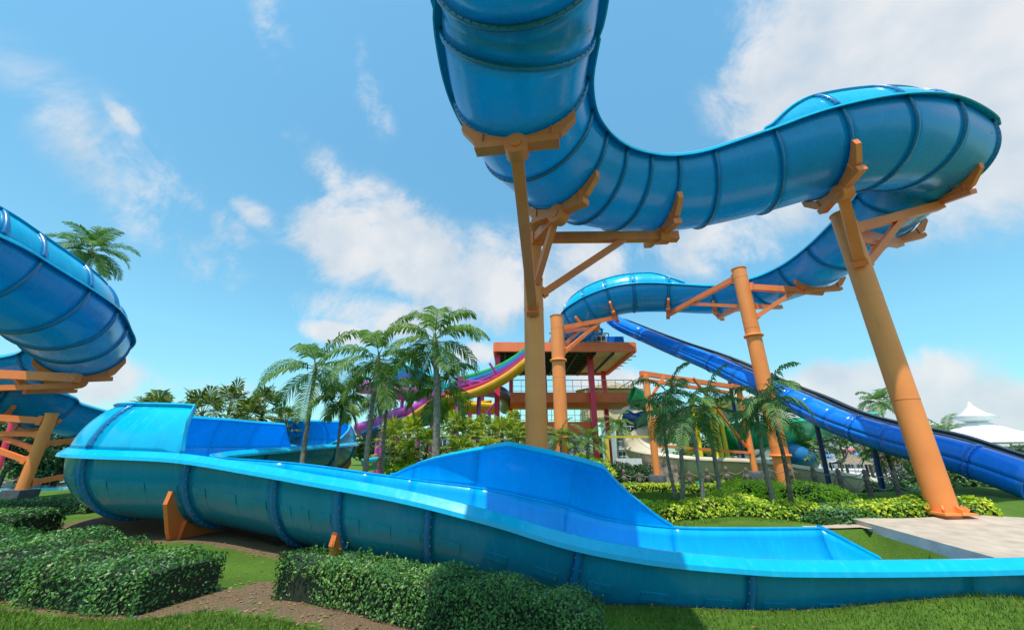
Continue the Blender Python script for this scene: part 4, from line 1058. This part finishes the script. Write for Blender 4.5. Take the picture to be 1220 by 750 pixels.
loop_slide('water_slide', 'yellow trough running low across the purple posts', [pq(588,483,34),pq(565,482,33.5),pq(545,484,33),pq(525,488,33),pq(500,497,34)], .75, M['yellowL'], [(560,486,33)])
loop_slide('water_slide', 'yellow and red short slide above the yellow trough', [pq(538,470,35),pq(545,476,34),pq(560,480,34.5),pq(580,478,36)], .6, M['orangeL'], [])
loop_slide('water_slide', 'blue ground slide glimpsed under the fan palms', [pq(440,548,26),pq(470,545,25),pq(500,548,25),pq(530,552,26)], .6, M['tealL'], [])
for i, (px, py, tt, c) in enumerate([(456,520,22,'purpleS'),(497,535,20,'purpleS'),(470,530,23,'redcol'),(486,532,22,'purpleS'),(508,532,23,'purpleS'),(560,500,28,'redcol'),(583,500,29,'purpleS')]):
    q = P(px, py, tt); b = Z(q.x, q.y); t = thing('slide_post', ['purple post left of the fan palms','purple post in front of the ground slide','short crimson post by the ground slide','second purple post by the ground slide','purple post right of the tallest trunk','crimson post behind the thicket','purple post behind the right of the thicket'][i], 'post', (q.x, q.y, b), group='posts behind the fan palms')
    MB().tube([(q.x,q.y,b-.1),(q.x,q.y,q.z+.6)], .13, 10).build('shaft', M[c], t); MB().tube([(q.x,q.y,b-.05),(q.x,q.y,b+.08)], .24, 12).build('base_plate', M[c], t)
# ------------------------------------------------------------------ royal blue straight tube with twin tracks
cen = [pq(728,379,35),pq(742,388,34),pq(800,413,29),pq(850,433,25.3),pq(905,460,21.6),pq(955,482,19.2),pq(1000,503,17.4),pq(1060,523,15.6),pq(1140,543,13.6),pq(1230,574,12)]
t = thing('tube_slide', 'royal blue enclosed tube slide with two dark tracks running down on its far side', 'water slide', (cen[4][0], cen[4][1], 0))
PT = Path(cen, K=8, R=.55, it=2)
us = [0]+[PT.at(u) for u in (1.5,2.3,3,3.6,4.2,4.8,5.3,5.9,6.4,7,7.6,8.3)]+[PT.n-1]
for a, b in zip(us[:-1], us[1:]):
    shell(PT, a, b, lambda i: 0, lambda i: 359.5, th=.04, na=24).build('tube_section', [M['royal'], M['royal']], t)
for a in us[3:-1:3]: rib_mb(PT, a, 0, 359.9, .05, .05, 28, bolts=(a > 40)).build('joint_ring', [M['royal'], M['bolt']], t)
def track(off, up, r, m, nm):
    mb = MB(); mb.tube([PT.c[i]+PT.S[i]*off+Vector((0,0,up)) for i in range(PT.n)], r, 8); mb.build(nm, m, t)
M['blackt'] = mat('black_track', (.015,.018,.03), .35, .2, 2)
for off, up in ((.62,.50),(1.02,.62)):
    mb = MB(); P2 = [PT.c[i]+PT.S[i]*off+Vector((0,0,up)) for i in range(PT.n)]
    for q0, q1 in zip(P2[:-1], P2[1:]): mb.bar(q0, q1, .16, .12)
    mb.build('track', M['blackt'], t)
    mb = MB(); P2 = [PT.c[i]+PT.S[i]*(off+.2)+Vector((0,0,up+.05)) for i in range(PT.n)]
    for q0, q1 in zip(P2[:-1], P2[1:]): mb.bar(q0, q1, .05, .05)
    mb.build('rail', M['steel'], t)
shellm = MB(); mb = shell(Path([(*(PT.c[i]+PT.S[i]*1.15+Vector((0,0,.25))), 0) for i in range(0, PT.n, 8)], K=4, R=.5, it=1), 0, 4*((PT.n-1)//8), lambda i: 20, lambda i: 200, th=.04, na=12); mb.build('return_trough', [M['navy'], M['royal']], t)
for u in (3.2, 5.2, 6.6):
    i = PT.at(u); c = PT.c[i]; MB().tube([(c.x+.4, c.y+.4, c.z-.4), (c.x+.5, c.y+.8, Z(c.x, c.y)-.3)], .11, 10).build('support_post', M['navy'], t)
# ------------------------------------------------------------------ beige and green slides behind the lawn
def big_trough(name, label, pts, r, m1, m2, ribs=True, posts=(), exts=()):
    t = thing(name, label, 'water slide', (pts[0][0], pts[0][1], 0)); p = Path(pts, K=6, R=r, it=2)
    c = list(range(0, p.n, 6))
    for a, b in zip(c[:-1], c[1:]): shell(p, a, b, lambda i: 0, lambda i: 180, th=.05, na=14).build('flume_section', [m1, m2], t)
    for a in c: rib_mb(p, a, 1, 179, .04, .06, 14).build('joint_rib', m1, t)
    for sd in (1,-1): strip(p, 0, p.n-1, rim_prof(p, sd, .16, .12)).build('rim', m2, t)
    for px, py, tt, pm in posts:
        q = P(px, py, tt); MB().tube([(q.x,q.y,q.z),(q.x,q.y,Z(q.x,q.y)-.6)], .17, 12).build('support_post', M[pm], t)
    return t
M['beigeI'] = mat('cream_fibreglass', (.60,.52,.38), .35, .1, 1)
big_trough('water_slide', 'lower beige flume sweeping along behind the rope fence', [pq(792,505,29),pq(775,512,27.5),pq(766,525,26),pq(778,536,24.5),pq(812,543,23.6),pq(850,545,23.4),pq(890,547,23.2),pq(935,553,22.8),pq(975,560,22.5),pq(1025,570,22.5)], 1.3, M['beige'], M['beigeI'])
big_trough('water_slide', 'upper beige flume curving out from behind the dark palms', [pq(905,462,33),pq(885,470,31),pq(862,476,29.5),pq(838,483,29),pq(815,492,29.5),pq(800,503,31)], 1.6, M['beige'], M['beigeI'])
big_trough('water_slide', 'green flume bowl between the yellow posts and the tube', [pq(1015,492,36),pq(978,496,32),pq(940,499,29),pq(905,503,27.5),pq(878,507,28),pq(868,514,30.5),pq(885,521,34),pq(915,524,37)], 1.7, M['greenT'], M['greenT'], posts=[(947,520,30,'yellowS')])
big_trough('water_slide', 'low green flume in the shade under the beige one', [pq(830,563,26),pq(870,563,25.5),pq(905,566,25.5),pq(930,572,26)], .8, M['greenT'], M['greenT'])
loop_slide('water_slide', 'small navy tube wriggling in front of the white block', [pq(745,495,30),pq(757,500,29.5),pq(768,497,30),pq(775,505,31),pq(762,512,31),pq(757,520,30),pq(768,528,29)], .45, M['navy'], [], full=True)
loop_slide('water_slide', 'short green slide mouth at the right of the tower decks', [pq(752,470,31),pq(765,476,31),pq(778,484,32)], .7, M['green'], [], full=True)
loop_slide('water_slide', 'blue tube end low behind the flanged post', [pq(930,537,27),pq(950,542,26.5),pq(962,548,27)], .7, M['blueL'], [], full=True)
t = thing('slide_scaffold', 'bright yellow steel scaffold holding up the beige flumes', 'support frame', (P(840,540,27).x, 26, 0))
for px, py, tt in ((825,478,27),(843,480,26),(856,483,27.5),(849,482,26.5),(814,500,29)):
    q = P(px, py, tt); MB().tube([(q.x,q.y,q.z+.4),(q.x,q.y,Z(q.x,q.y)-.4)], .15, 10).build('post', M['yellowS'], t)
m = MB()
for a_, b_ in (((825,495,27),(856,495,27)),((820,505,27),(875,478,27)),((825,515,27),(850,505,26.5)),((838,478,26),(905,480,29)),((815,538,28),(848,538,26)),((825,570,27),(849,545,26.5))): m.bar(P(*a_), P(*b_), .14)
m.build('brace', M['yellowS'], t)
# orange portal frame
t = thing('portal_frame', 'slim orange portal frame standing on dark blocks at the back of the lawn', 'support frame', (P(785,585,19).x, 18, 0))
bl = PZ(785, 582, .2); topL = PY(770, 447, bl.y); br = P(904, 583, 19.5); br.z = .1; topR = PY(887, 456, br.y)
bt = Vector((bl.x, bl.y, topL.z)); rt_ = Vector((br.x, br.y, topL.z-.1))
MB().tube([(bl.x,bl.y,.6), bt], .15, 14).build('post', M['post'], t); MB().tube([(br.x,br.y,.5), rt_], .15, 14).build('post', M['post'], t)
m = MB(); m.bar(bt+Vector((-.2,0,.1)), rt_+Vector((.3,0,.1)), .2, .22); m.bar(bt+Vector((.3,1.6,.1)), rt_+Vector((.3,1.6,.1)), .16, .18); m.bar(bt, bt+Vector((.3,1.6,.1)), .2); m.build('beam', M['orange'], t)
m = MB(); zz = P(786,531,18).z
m.bar(Vector((bl.x,bl.y,zz)), Vector((br.x,br.y,zz-.3)), .12); m.bar(Vector((bl.x,bl.y,zz+.5)), Vector((bl.x+.8,bl.y+.6,zz+1.8)), .14)
m.bar(Vector((bl.x+2.2,bl.y,topL.z-.1)), Vector((br.x-.2,br.y,zz)), .1); m.bar(Vector((bl.x,bl.y,topL.z-1.2)), Vector((bl.x+.9,bl.y,topL.z)), .12); m.build('brace', M['orange'], t)
for q in (bl, br):
    m = MB().lathe((q.x, q.y, 0), [(.36,-.1),(.36,.72),(.33,.75)], 18); m.build('footing', M['concrete'], t)
t = thing('portal_frame', 'dull yellow portal frame beside the crimson tower column', 'support frame', (P(722,545,24).x, 23, 0))
a = P(722,520,24); b = P(775,520,25); 
m = MB(); m.bar((a.x,a.y,Z(a.x,a.y)), a, .24); m.build('post', M['railY'], t); m = MB(); m.bar((b.x,b.y,Z(b.x,b.y)), b, .14); m.build('post', M['railY'], t); m = MB(); m.bar(a, b, .14); m.build('beam', M['railY'], t)
# ------------------------------------------------------------------ rope fence of carved stone posts
M['stonep'] = mat('weathered_carved_stone', (.15,.12,.10), .95, .4, 5, bump=.8, bscale=14)
M['rope'] = mat('grey_rope', (.26,.23,.19), .9, .15, 8)
A = PZ(745, 583, .1); B = PZ(1110, 596, .25); n = 15
fpos = []
prof = [(.11,-.1),(.12,.05),(.09,.35),(.115,.42),(.08,.5),(.10,.72),(.06,.78),(.09,.84),(.10,.92),(.06,.99),(.02,1.02)]
for k in range(n):
    f = k/(n-1); f = 1-(1-f)**1.0; q = A.lerp(B, f); z = Z(q.x, q.y)-.05; fpos.append(Vector((q.x, q.y, z)))
    t = thing('fence_post', 'carved grey stone fence post carrying rope behind the right lawn', 'fence post', fpos[-1], group='carved posts of the rope fence')
    rr = random.Random(k); s = rr.uniform(.8, 1.0)
    MB().lathe(fpos[-1], [(.8*r*s*rr.uniform(.9,1.1), zz*s) for r, zz in prof[:5]], 10).build('base', M['stonep'], t)
    MB().lathe(fpos[-1], [(.8*r*s*rr.uniform(.9,1.1), zz*s) for r, zz in prof[5:]], 10).build('head', M['stonep'], t)
    MB().lathe(fpos[-1], [(.075*s, .42*s), (.095*s, .6*s), (.085*s, .74*s)], 10).build('neck', M['stonep'], t)
for k in range(n-1):
    t = MB()
    for hz in (.82, .45):
        pts = [fpos[k].lerp(fpos[k+1], j/8)+Vector((0,0,hz-.16*math.sin(PI*j/8))) for j in range(9)]; t.tube(pts, .016, 6)
    t.tube([fpos[k]+Vector((0,0,.8)), fpos[k].lerp(fpos[k+1], .5)+Vector((0,0,.2)), fpos[k+1]+Vector((0,0,.8))], .015, 5)
    o = t.build('fence_rope', M['rope']); tag(o, 'pale sagging rope strung between two carved fence posts', 'rope', group='ropes of the fence')
# ------------------------------------------------------------------ stone terrace wall
M['pinkstone'] = mat('pink_rubble_stone', (.36,.25,.21), .9, .55, 2.6, bump=.7, bscale=8, hue=(.15,.11,.10))
a = P(700, 574, 22); b = P(800, 574, 23); t = thing('stone_wall', 'low pinkish rubble wall with planting behind the raised blue wall', 'wall', (a.x, a.y, 0)); m = MB(); rr = random.Random(9)
L_ = (b-a); L_.z = 0; zt_ = P(740, 556, 22).z
for row in range(4):
    x = 0
    while x < L_.length:
        w_ = rr.uniform(.25, .55); hh = .28; q = a+L_.normalized()*(x+w_/2); q.z = -.1+row*.28
        m.box((q.x, q.y+rr.uniform(-.05,.05), q.z+hh/2+.0), (w_*.95, .5, hh*.93), Matrix.Rotation(rr.uniform(-.05,.05), 3, 'Z')); x += w_
m.build('stones', M['pinkstone'], t); m = MB().box(((a.x+b.x)/2, a.y+.3, .45), (L_.length, .5, 1.1)); m.build('wall_core', M['pinkstone'], t)
t = thing('planter', 'white planter box on top of the rubble wall', 'planter', (P(752,566,22).x, a.y+.2, zt_)); q = P(752,566,22)
MB().box((q.x, a.y+.25, 1.12), (1.5,.5,.42)).build('box', M['white'], t)
# ------------------------------------------------------------------ white buildings
def block(label, pxl, pxr, pyt, Y, depth, floors, bays, m_='white', roof='flat', rm='salmon'):
    a = PY(pxl, pyt, Y); b = PY(pxr, pyt, Y); w_ = b.x-a.x; h = a.z+1.5; t = thing('apartment_building', label, 'building', ((a.x+b.x)/2, Y+depth/2, -1.5))
    MB().box(((a.x+b.x)/2, Y+depth/2, -1.5+h/2), (w_, depth, h)).build('wall', M[m_], t)
    fh = h/floors
    for f in range(floors):
        for k in range(bays):
            cx = a.x+w_*(k+.5)/bays; cz = -1.5+fh*(f+.55); bw = w_/bays
            o = MB().box((cx, Y-.02, cz), (bw*.62, .1, fh*.62)).build('window', M['glass'], t)
            fr = MB(); fr.box((cx, Y-.09, cz), (.06, .06, fh*.62)); fr.box((cx, Y-.09, cz+fh*.31), (bw*.66, .06, .07)); fr.build('window_frame', M['white'], t)
        m = MB(); m.box(((a.x+b.x)/2, Y-.55, -1.5+fh*f+.06), (w_*.98, 1.0, .14))
        for k in range(int(w_/.5)): m.box((a.x+.25+k*.5, Y-1.0, -1.5+fh*f+.55), (.04,.04,.9))
        m.box(((a.x+b.x)/2, Y-1.0, -1.5+fh*f+1.0), (w_*.98,.06,.06)); m.build('balcony', M['white'], t)
    MB().box(((a.x+b.x)/2, Y+depth/2, h-1.5+.15), (w_+.6, depth+.6, .3)).build('roof', M[rm if roof != 'flat' else m_], t)
block('white block with narrow balconies seen right of the tower', 730, 790, 484, 52, 8, 5, 5)
block('grey-roofed white house behind the royal blue tube', 975, 1040, 516, 60, 8, 3, 6)
block('low white resort wing between the green flume and the tube', 900, 972, 520, 70, 8, 2, 8)
block('white house low behind the thicket of palms', 470, 560, 520, 60, 6, 2, 7)
block('pale service building behind the right post', 1080, 1180, 530, 45, 6, 2, 6)
# ------------------------------------------------------------------ tents, huts, parasols
M['tent'] = mat('white_tent_fabric', (.82,.82,.82), .6, .03, 1)
M['thatch'] = mat('grey_thatch', (.27,.22,.17), .95, .35, 8, bump=.9, bscale=30)
def tent(label, px, pyt, pyb, t_, rad, name='tent', m_='tent', post=True, n=8, cat='tent', h0=None, group=None):
    tp = P(px, pyt, t_); z0 = P(px, pyb, t_).z; g = Z(tp.x, tp.y); t = thing(name, label, cat, (tp.x, tp.y, g), group=group)
    H = tp.z-z0; pf = [(rad, z0), (rad*.62, z0+H*.22), (rad*.33, z0+H*.5), (rad*.12, z0+H*.82), (.03, tp.z)]
    MB().lathe((tp.x, tp.y, 0), [(r, z) for r, z in pf], n, smooth=False).build('canopy' if name != 'thatched_hut' else 'roof', M[m_], t)
    if name == 'tent':
        pk = tp.z; MB().lathe((tp.x, tp.y, 0), [(.5,pk-.25),(1.15,pk+.05),(.55,pk+.35),(.15,pk+.8),(.03,pk+1.1)], n).build('vent_cap', M[m_], t)
    m = MB()
    for k in range(4 if post else 1):
        a = k*PI/2+.4; rr_ = rad*.85 if post else 0; m2 = MB().tube([(tp.x+math.cos(a)*rr_, tp.y+math.sin(a)*rr_, g-.1), (tp.x+math.cos(a)*rr_, tp.y+math.sin(a)*rr_, z0+.1)], .07 if post else .03, 8); m2.build('pole', M['trunkd' if m_ == 'thatch' else 'steel'], t)
    return t
tent('big white peaked tent beyond the right post', 1162, 498, 528, 26, 4.5)
for i, (px, pt, pb, tt, rd) in enumerate([(1012,536,552,30,1.9),(1062,538,552,33,2.2),(1085,541,553,38,2.0)]):
    tent(['grey thatched hut behind the rope fence','thatched hut left of the right post','distant thatched hut beside the right post'][i], px, pt, pb, tt, rd, 'thatched_hut', 'thatch', n=4, cat='hut', group='thatched huts')
for k, c in (('ured',(.65,.05,.05)),('ublue',(.03,.2,.6)),('upink',(.7,.15,.35))): M[k] = mat(k[1:]+'_parasol_cloth', c, .7, .05)
rr = random.Random(4)
ucol = ['ured','tent','ublue','upink','tent','ured']
for i in range(16):
    px = 968+i*7+rr.uniform(-2,2); tt = rr.uniform(36,52); pt = rr.uniform(528,544); c = ucol[i % 6]; nmc = {'ured':'red','tent':'white','ublue':'blue','upink':'pink'}[c]
    tent('%s beach parasol, %s in the crowded far area behind the fence' % (nmc, ['1st','2nd','3rd','4th','5th','6th','7th','8th','9th','10th','11th','12th','13th','14th','15th','16th'][i]+' from the left'), px, pt, pt+3, tt, 1.5, 'parasol', c, post=False, cat='parasol', group='far beach parasols')
# distant low tree belt and leaning red pole
for i in range(14):
    px = -60+i*100; tt = 75+rr.uniform(-8,8)
    if 560 < px < 720: pass
    q = P(px, 545, tt); broad_tree('tree', 'rounded green tree in the far belt, %s' % ['past the left edge','behind the helix','behind the left end of the hairpin','behind the leftmost fan palms','above the hairpin wall','behind the tallest palms','behind the rainbow lanes','behind the tower','right of the tower','behind the dark palms','behind the flanged post','behind the far parasols','behind the thick right post','past the right edge'][i], 'tree', (q.x, q.y, -1.5), rr.uniform(5,7), rr.uniform(5,7), 200+i, M['tree'], n=2600, size=.8, group='far tree belt', squash=.5)
t = thing('leaning_pole', 'leaning crimson pole at the left edge under the helix arms', 'pole', (P(-2,560,24).x, 24, -1)); a = P(-3,560,24); b = P(16,500,25)
MB().tube([a, b], .16, 12).build('shaft', M['redcol'], t); MB().tube([b, b+Vector((.0,0,.12))], .22, 12).build('cap', M['redcol'], t)

# pale plaza in the far right and fallen leaves near the camera
sheet('pavement', 'pale sunlit plaza in the crowded area beyond the fence', [(21,30),(34,24),(60,34),(60,62),(24,62)], .05, M['pooldeck'], 'pavement')
M['litter'] = leafmat('dry_leaf', [(.10,.05,.02),(.22,.12,.04),(.34,.22,.08),(.12,.14,.04)], .8, .1)
r = random.Random(12); mb = MB(); ns = 0
while ns < 2600:
    x = r.uniform(-11, 9); y = r.uniform(3.2, 9)
    sfv = soilf(x, y)
    if sfv < .2 and r.random() > .12: continue
    q = Vector((x, y, Z(x, y)+.012)); leafquads(mb, [q], [Vector((0,0,3))], .06, r); ns += 1
o = mb.build('fallen_leaves', M['litter']); tag(o, 'dry leaves fallen on the soil and lawn around the hedges', 'leaf litter', kind='stuff')
mb = MB()
for _ in range(700):
    x = r.uniform(-10, 9); y = r.uniform(3.5, 8.5)
    if soilf(x, y) < .35: continue
    s = r.uniform(.008, .028); mb.lathe((x, y, Z(x, y)), [(s*.5,-s*.4),(s,0),(s*.8,s*.4),(s*.2,s*.6)], 6)
o = mb.build('pebbles', M['stonep']); tag(o, 'small stones on the bare soil', 'pebbles', kind='stuff')
# ------------------------------------------------------------------ sky, clouds, sun
w = bpy.data.worlds.new('World'); scene.world = w; w.use_nodes = True
nt = w.node_tree; L = nt.links; bg = nt.nodes['Background']
sky = N(nt, 'ShaderNodeTexSky'); sky.sky_type = 'NISHITA'; sky.sun_disc = False; sky.ozone_density = 2.0; sky.air_density = 1.0; sky.dust_density = .6
SUN_EL = R_(70); SUN_AZ = R_(196)  # compass, clockwise from +Y
sky.sun_elevation = SUN_EL; sky.sun_rotation = SUN_AZ
tint = N(nt, 'ShaderNodeMixRGB', blend_type='MULTIPLY'); tint.inputs[0].default_value = 1; tint.inputs['Color2'].default_value = (2.4,2.55,1.9,1)
L.new(sky.outputs[0], tint.inputs['Color1'])
grd = N(nt, 'ShaderNodeValToRGB'); grd.color_ramp.elements[0].position = 0; grd.color_ramp.elements[0].color = (.27,.40,.50,1); grd.color_ramp.elements[1].position = .75; grd.color_ramp.elements[1].color = (.50,.78,.95,1)
ge = grd.color_ramp.elements.new(.25); ge.color = (.42,.62,.74,1)
tn2 = N(nt, 'ShaderNodeMixRGB', blend_type='MULTIPLY'); tn2.inputs[0].default_value = 1; L.new(tint.outputs['Color'], tn2.inputs['Color1']); L.new(grd.outputs['Color'], tn2.inputs['Color2']); tint = tn2

tc = N(nt, 'ShaderNodeTexCoord'); sep = N(nt, 'ShaderNodeSeparateXYZ'); L.new(tc.outputs['Generated'], sep.inputs[0])
az = N(nt, 'ShaderNodeMath', operation='ARCTAN2'); L.new(sep.outputs['X'], az.inputs[0]); L.new(sep.outputs['Y'], az.inputs[1])
el = N(nt, 'ShaderNodeMath', operation='ARCSINE'); L.new(sep.outputs['Z'], el.inputs[0])
L.new(sep.outputs['Z'], grd.inputs['Fac'])
comb = N(nt, 'ShaderNodeCombineXYZ'); L.new(az.outputs[0], comb.inputs['X']); L.new(el.outputs[0], comb.inputs['Y'])
mp = N(nt, 'ShaderNodeMapping'); mp.inputs['Scale'].default_value = (1, 1.6, 1); L.new(tc.outputs['Generated'], mp.inputs['Vector'])
nz = N(nt, 'ShaderNodeTexNoise'); nz.inputs['Scale'].default_value = 4.6; nz.inputs['Detail'].default_value = 10; nz.inputs['Roughness'].default_value = .66; nz.inputs['Distortion'].default_value = .35; L.new(mp.outputs[0], nz.inputs['Vector'])
# cloud banks: centre azimuth, elevation, half sizes, density, tilt
def sph(px, py):
    v = P(px, py, 1)-Vector((0,0,EYE)); v.normalize(); return math.atan2(v.x, v.y), math.asin(v.z)
banks = []
for px, py, rx, ry, dn, rot in [(1050,50,.34,.24,1.15,.1),(1150,110,.3,.22,1.1,0),(960,215,.28,.13,.62,-.2),(860,275,.3,.10,.5,0),(500,310,.30,.13,.95,.4),(430,290,.22,.12,.8,0),(600,335,.28,.15,.75,0),(230,235,.22,.05,.34,.5),(480,380,.3,.08,.5,0),
        (1020,468,.22,.08,1.0,0),(1110,487,.2,.075,.95,0),(112,445,.10,.055,.8,0),(305,256,.09,.035,.45,.3),(440,105,.13,.05,.3,.8),(330,45,.1,.06,.22,.6),(150,145,.06,.02,.3,.5),(200,260,.34,.08,.22,.5),(380,200,.2,.06,.3,.6),
        (400,395,.10,.035,.8,0),(565,420,.10,.04,.75,0),(720,455,.12,.05,.8,0),(250,460,.5,.03,.3,0),(700,310,.18,.08,.45,0)]:
    a, e = sph(px, py); banks.append((a, e, rx, ry, dn, rot))
banks += [(-1.9,.5,.5,.2,.8,0),(2.4,.6,.6,.25,.9,0),(-2.8,.35,.5,.15,.8,0),(1.7,.4,.3,.15,.7,0)]
acc = None
for a, e, rx, ry, dn, rot in banks:
    m_ = N(nt, 'ShaderNodeMapping', vector_type='POINT')
    # ((v - centre) rotated) / size
    s1 = N(nt, 'ShaderNodeVectorMath', operation='SUBTRACT'); s1.inputs[1].default_value = (a, e, 0); L.new(comb.outputs[0], s1.inputs[0])
    m_.inputs['Rotation'].default_value = (0, 0, rot); m_.inputs['Scale'].default_value = (1, 1, 1); L.new(s1.outputs[0], m_.inputs['Vector'])
    m2 = N(nt, 'ShaderNodeVectorMath', operation='MULTIPLY'); m2.inputs[1].default_value = (1/rx, 1/ry, 0); L.new(m_.outputs[0], m2.inputs[0])
    ln = N(nt, 'ShaderNodeVectorMath', operation='LENGTH'); L.new(m2.outputs[0], ln.inputs[0])
    mr = N(nt, 'ShaderNodeMapRange', interpolation_type='SMOOTHSTEP'); mr.inputs['From Min'].default_value = 1.25; mr.inputs['From Max'].default_value = .1; mr.inputs['To Min'].default_value = 0; mr.inputs['To Max'].default_value = dn; L.new(ln.outputs['Value'], mr.inputs['Value'])
    if acc is None: acc = mr.outputs[0]
    else:
        mx = N(nt, 'ShaderNodeMath', operation='MAXIMUM'); L.new(acc, mx.inputs[0]); L.new(mr.outputs[0], mx.inputs[1]); acc = mx.outputs[0]
# density = bank + noise threshold
n2 = N(nt, 'ShaderNodeMath', operation='MULTIPLY_ADD'); n2.inputs[1].default_value = 2.1; n2.inputs[2].default_value = -1.06; L.new(nz.outputs['Fac'], n2.inputs[0])
ad = N(nt, 'ShaderNodeMath', operation='ADD'); L.new(n2.outputs[0], ad.inputs[0]); L.new(acc, ad.inputs[1])
cl = N(nt, 'ShaderNodeMapRange', interpolation_type='SMOOTHSTEP'); cl.inputs['From Min'].default_value = 0; cl.inputs['From Max'].default_value = .62; L.new(ad.outputs[0], cl.inputs['Value'])
gt = N(nt, 'ShaderNodeMapRange'); gt.inputs['From Min'].default_value = .0; gt.inputs['From Max'].default_value = .15; L.new(acc, gt.inputs['Value'])
cm = N(nt, 'ShaderNodeMath', operation='MULTIPLY'); L.new(cl.outputs[0], cm.inputs[0]); L.new(gt.outputs[0], cm.inputs[1])
cs = N(nt, 'ShaderNodeMath', operation='MULTIPLY'); cs.inputs[1].default_value = .9; L.new(cm.outputs[0], cs.inputs[0])
# cloud shading from a finer noise
n5 = N(nt, 'ShaderNodeTexNoise'); n5.inputs['Scale'].default_value = 7; n5.inputs['Detail'].default_value = 6; L.new(tc.outputs['Generated'], n5.inputs['Vector'])
cr = N(nt, 'ShaderNodeValToRGB'); cr.color_ramp.elements[0].position = .3; cr.color_ramp.elements[0].color = (.62,.74,.86,1); cr.color_ramp.elements[1].position = .6; cr.color_ramp.elements[1].color = (.97,.97,.98,1); L.new(n5.outputs['Fac'], cr.inputs['Fac'])
SKY = .15
csc = N(nt, 'ShaderNodeMixRGB', blend_type='MULTIPLY'); csc.inputs[0].default_value = 1; csc.inputs['Color2'].default_value = (.9/SKY,)*3+(1,); L.new(cr.outputs['Color'], csc.inputs['Color1'])
mix = N(nt, 'ShaderNodeMixRGB'); L.new(cs.outputs[0], mix.inputs['Fac']); L.new(tint.outputs['Color'], mix.inputs['Color1']); L.new(csc.outputs['Color'], mix.inputs['Color2'])
L.new(mix.outputs['Color'], bg.inputs[0]); bg.inputs[1].default_value = SKY
sd = bpy.data.lights.new('sun', 'SUN'); sun = bpy.data.objects.new('sun', sd); COL.objects.link(sun)
sd.energy = 4.6; sd.angle = R_(.53); sd.color = (1, .95, .87)
dv = Vector((math.sin(SUN_AZ)*math.cos(SUN_EL), math.cos(SUN_AZ)*math.cos(SUN_EL), math.sin(SUN_EL)))
sun.rotation_euler = dv.to_track_quat('Z', 'Y').to_euler()
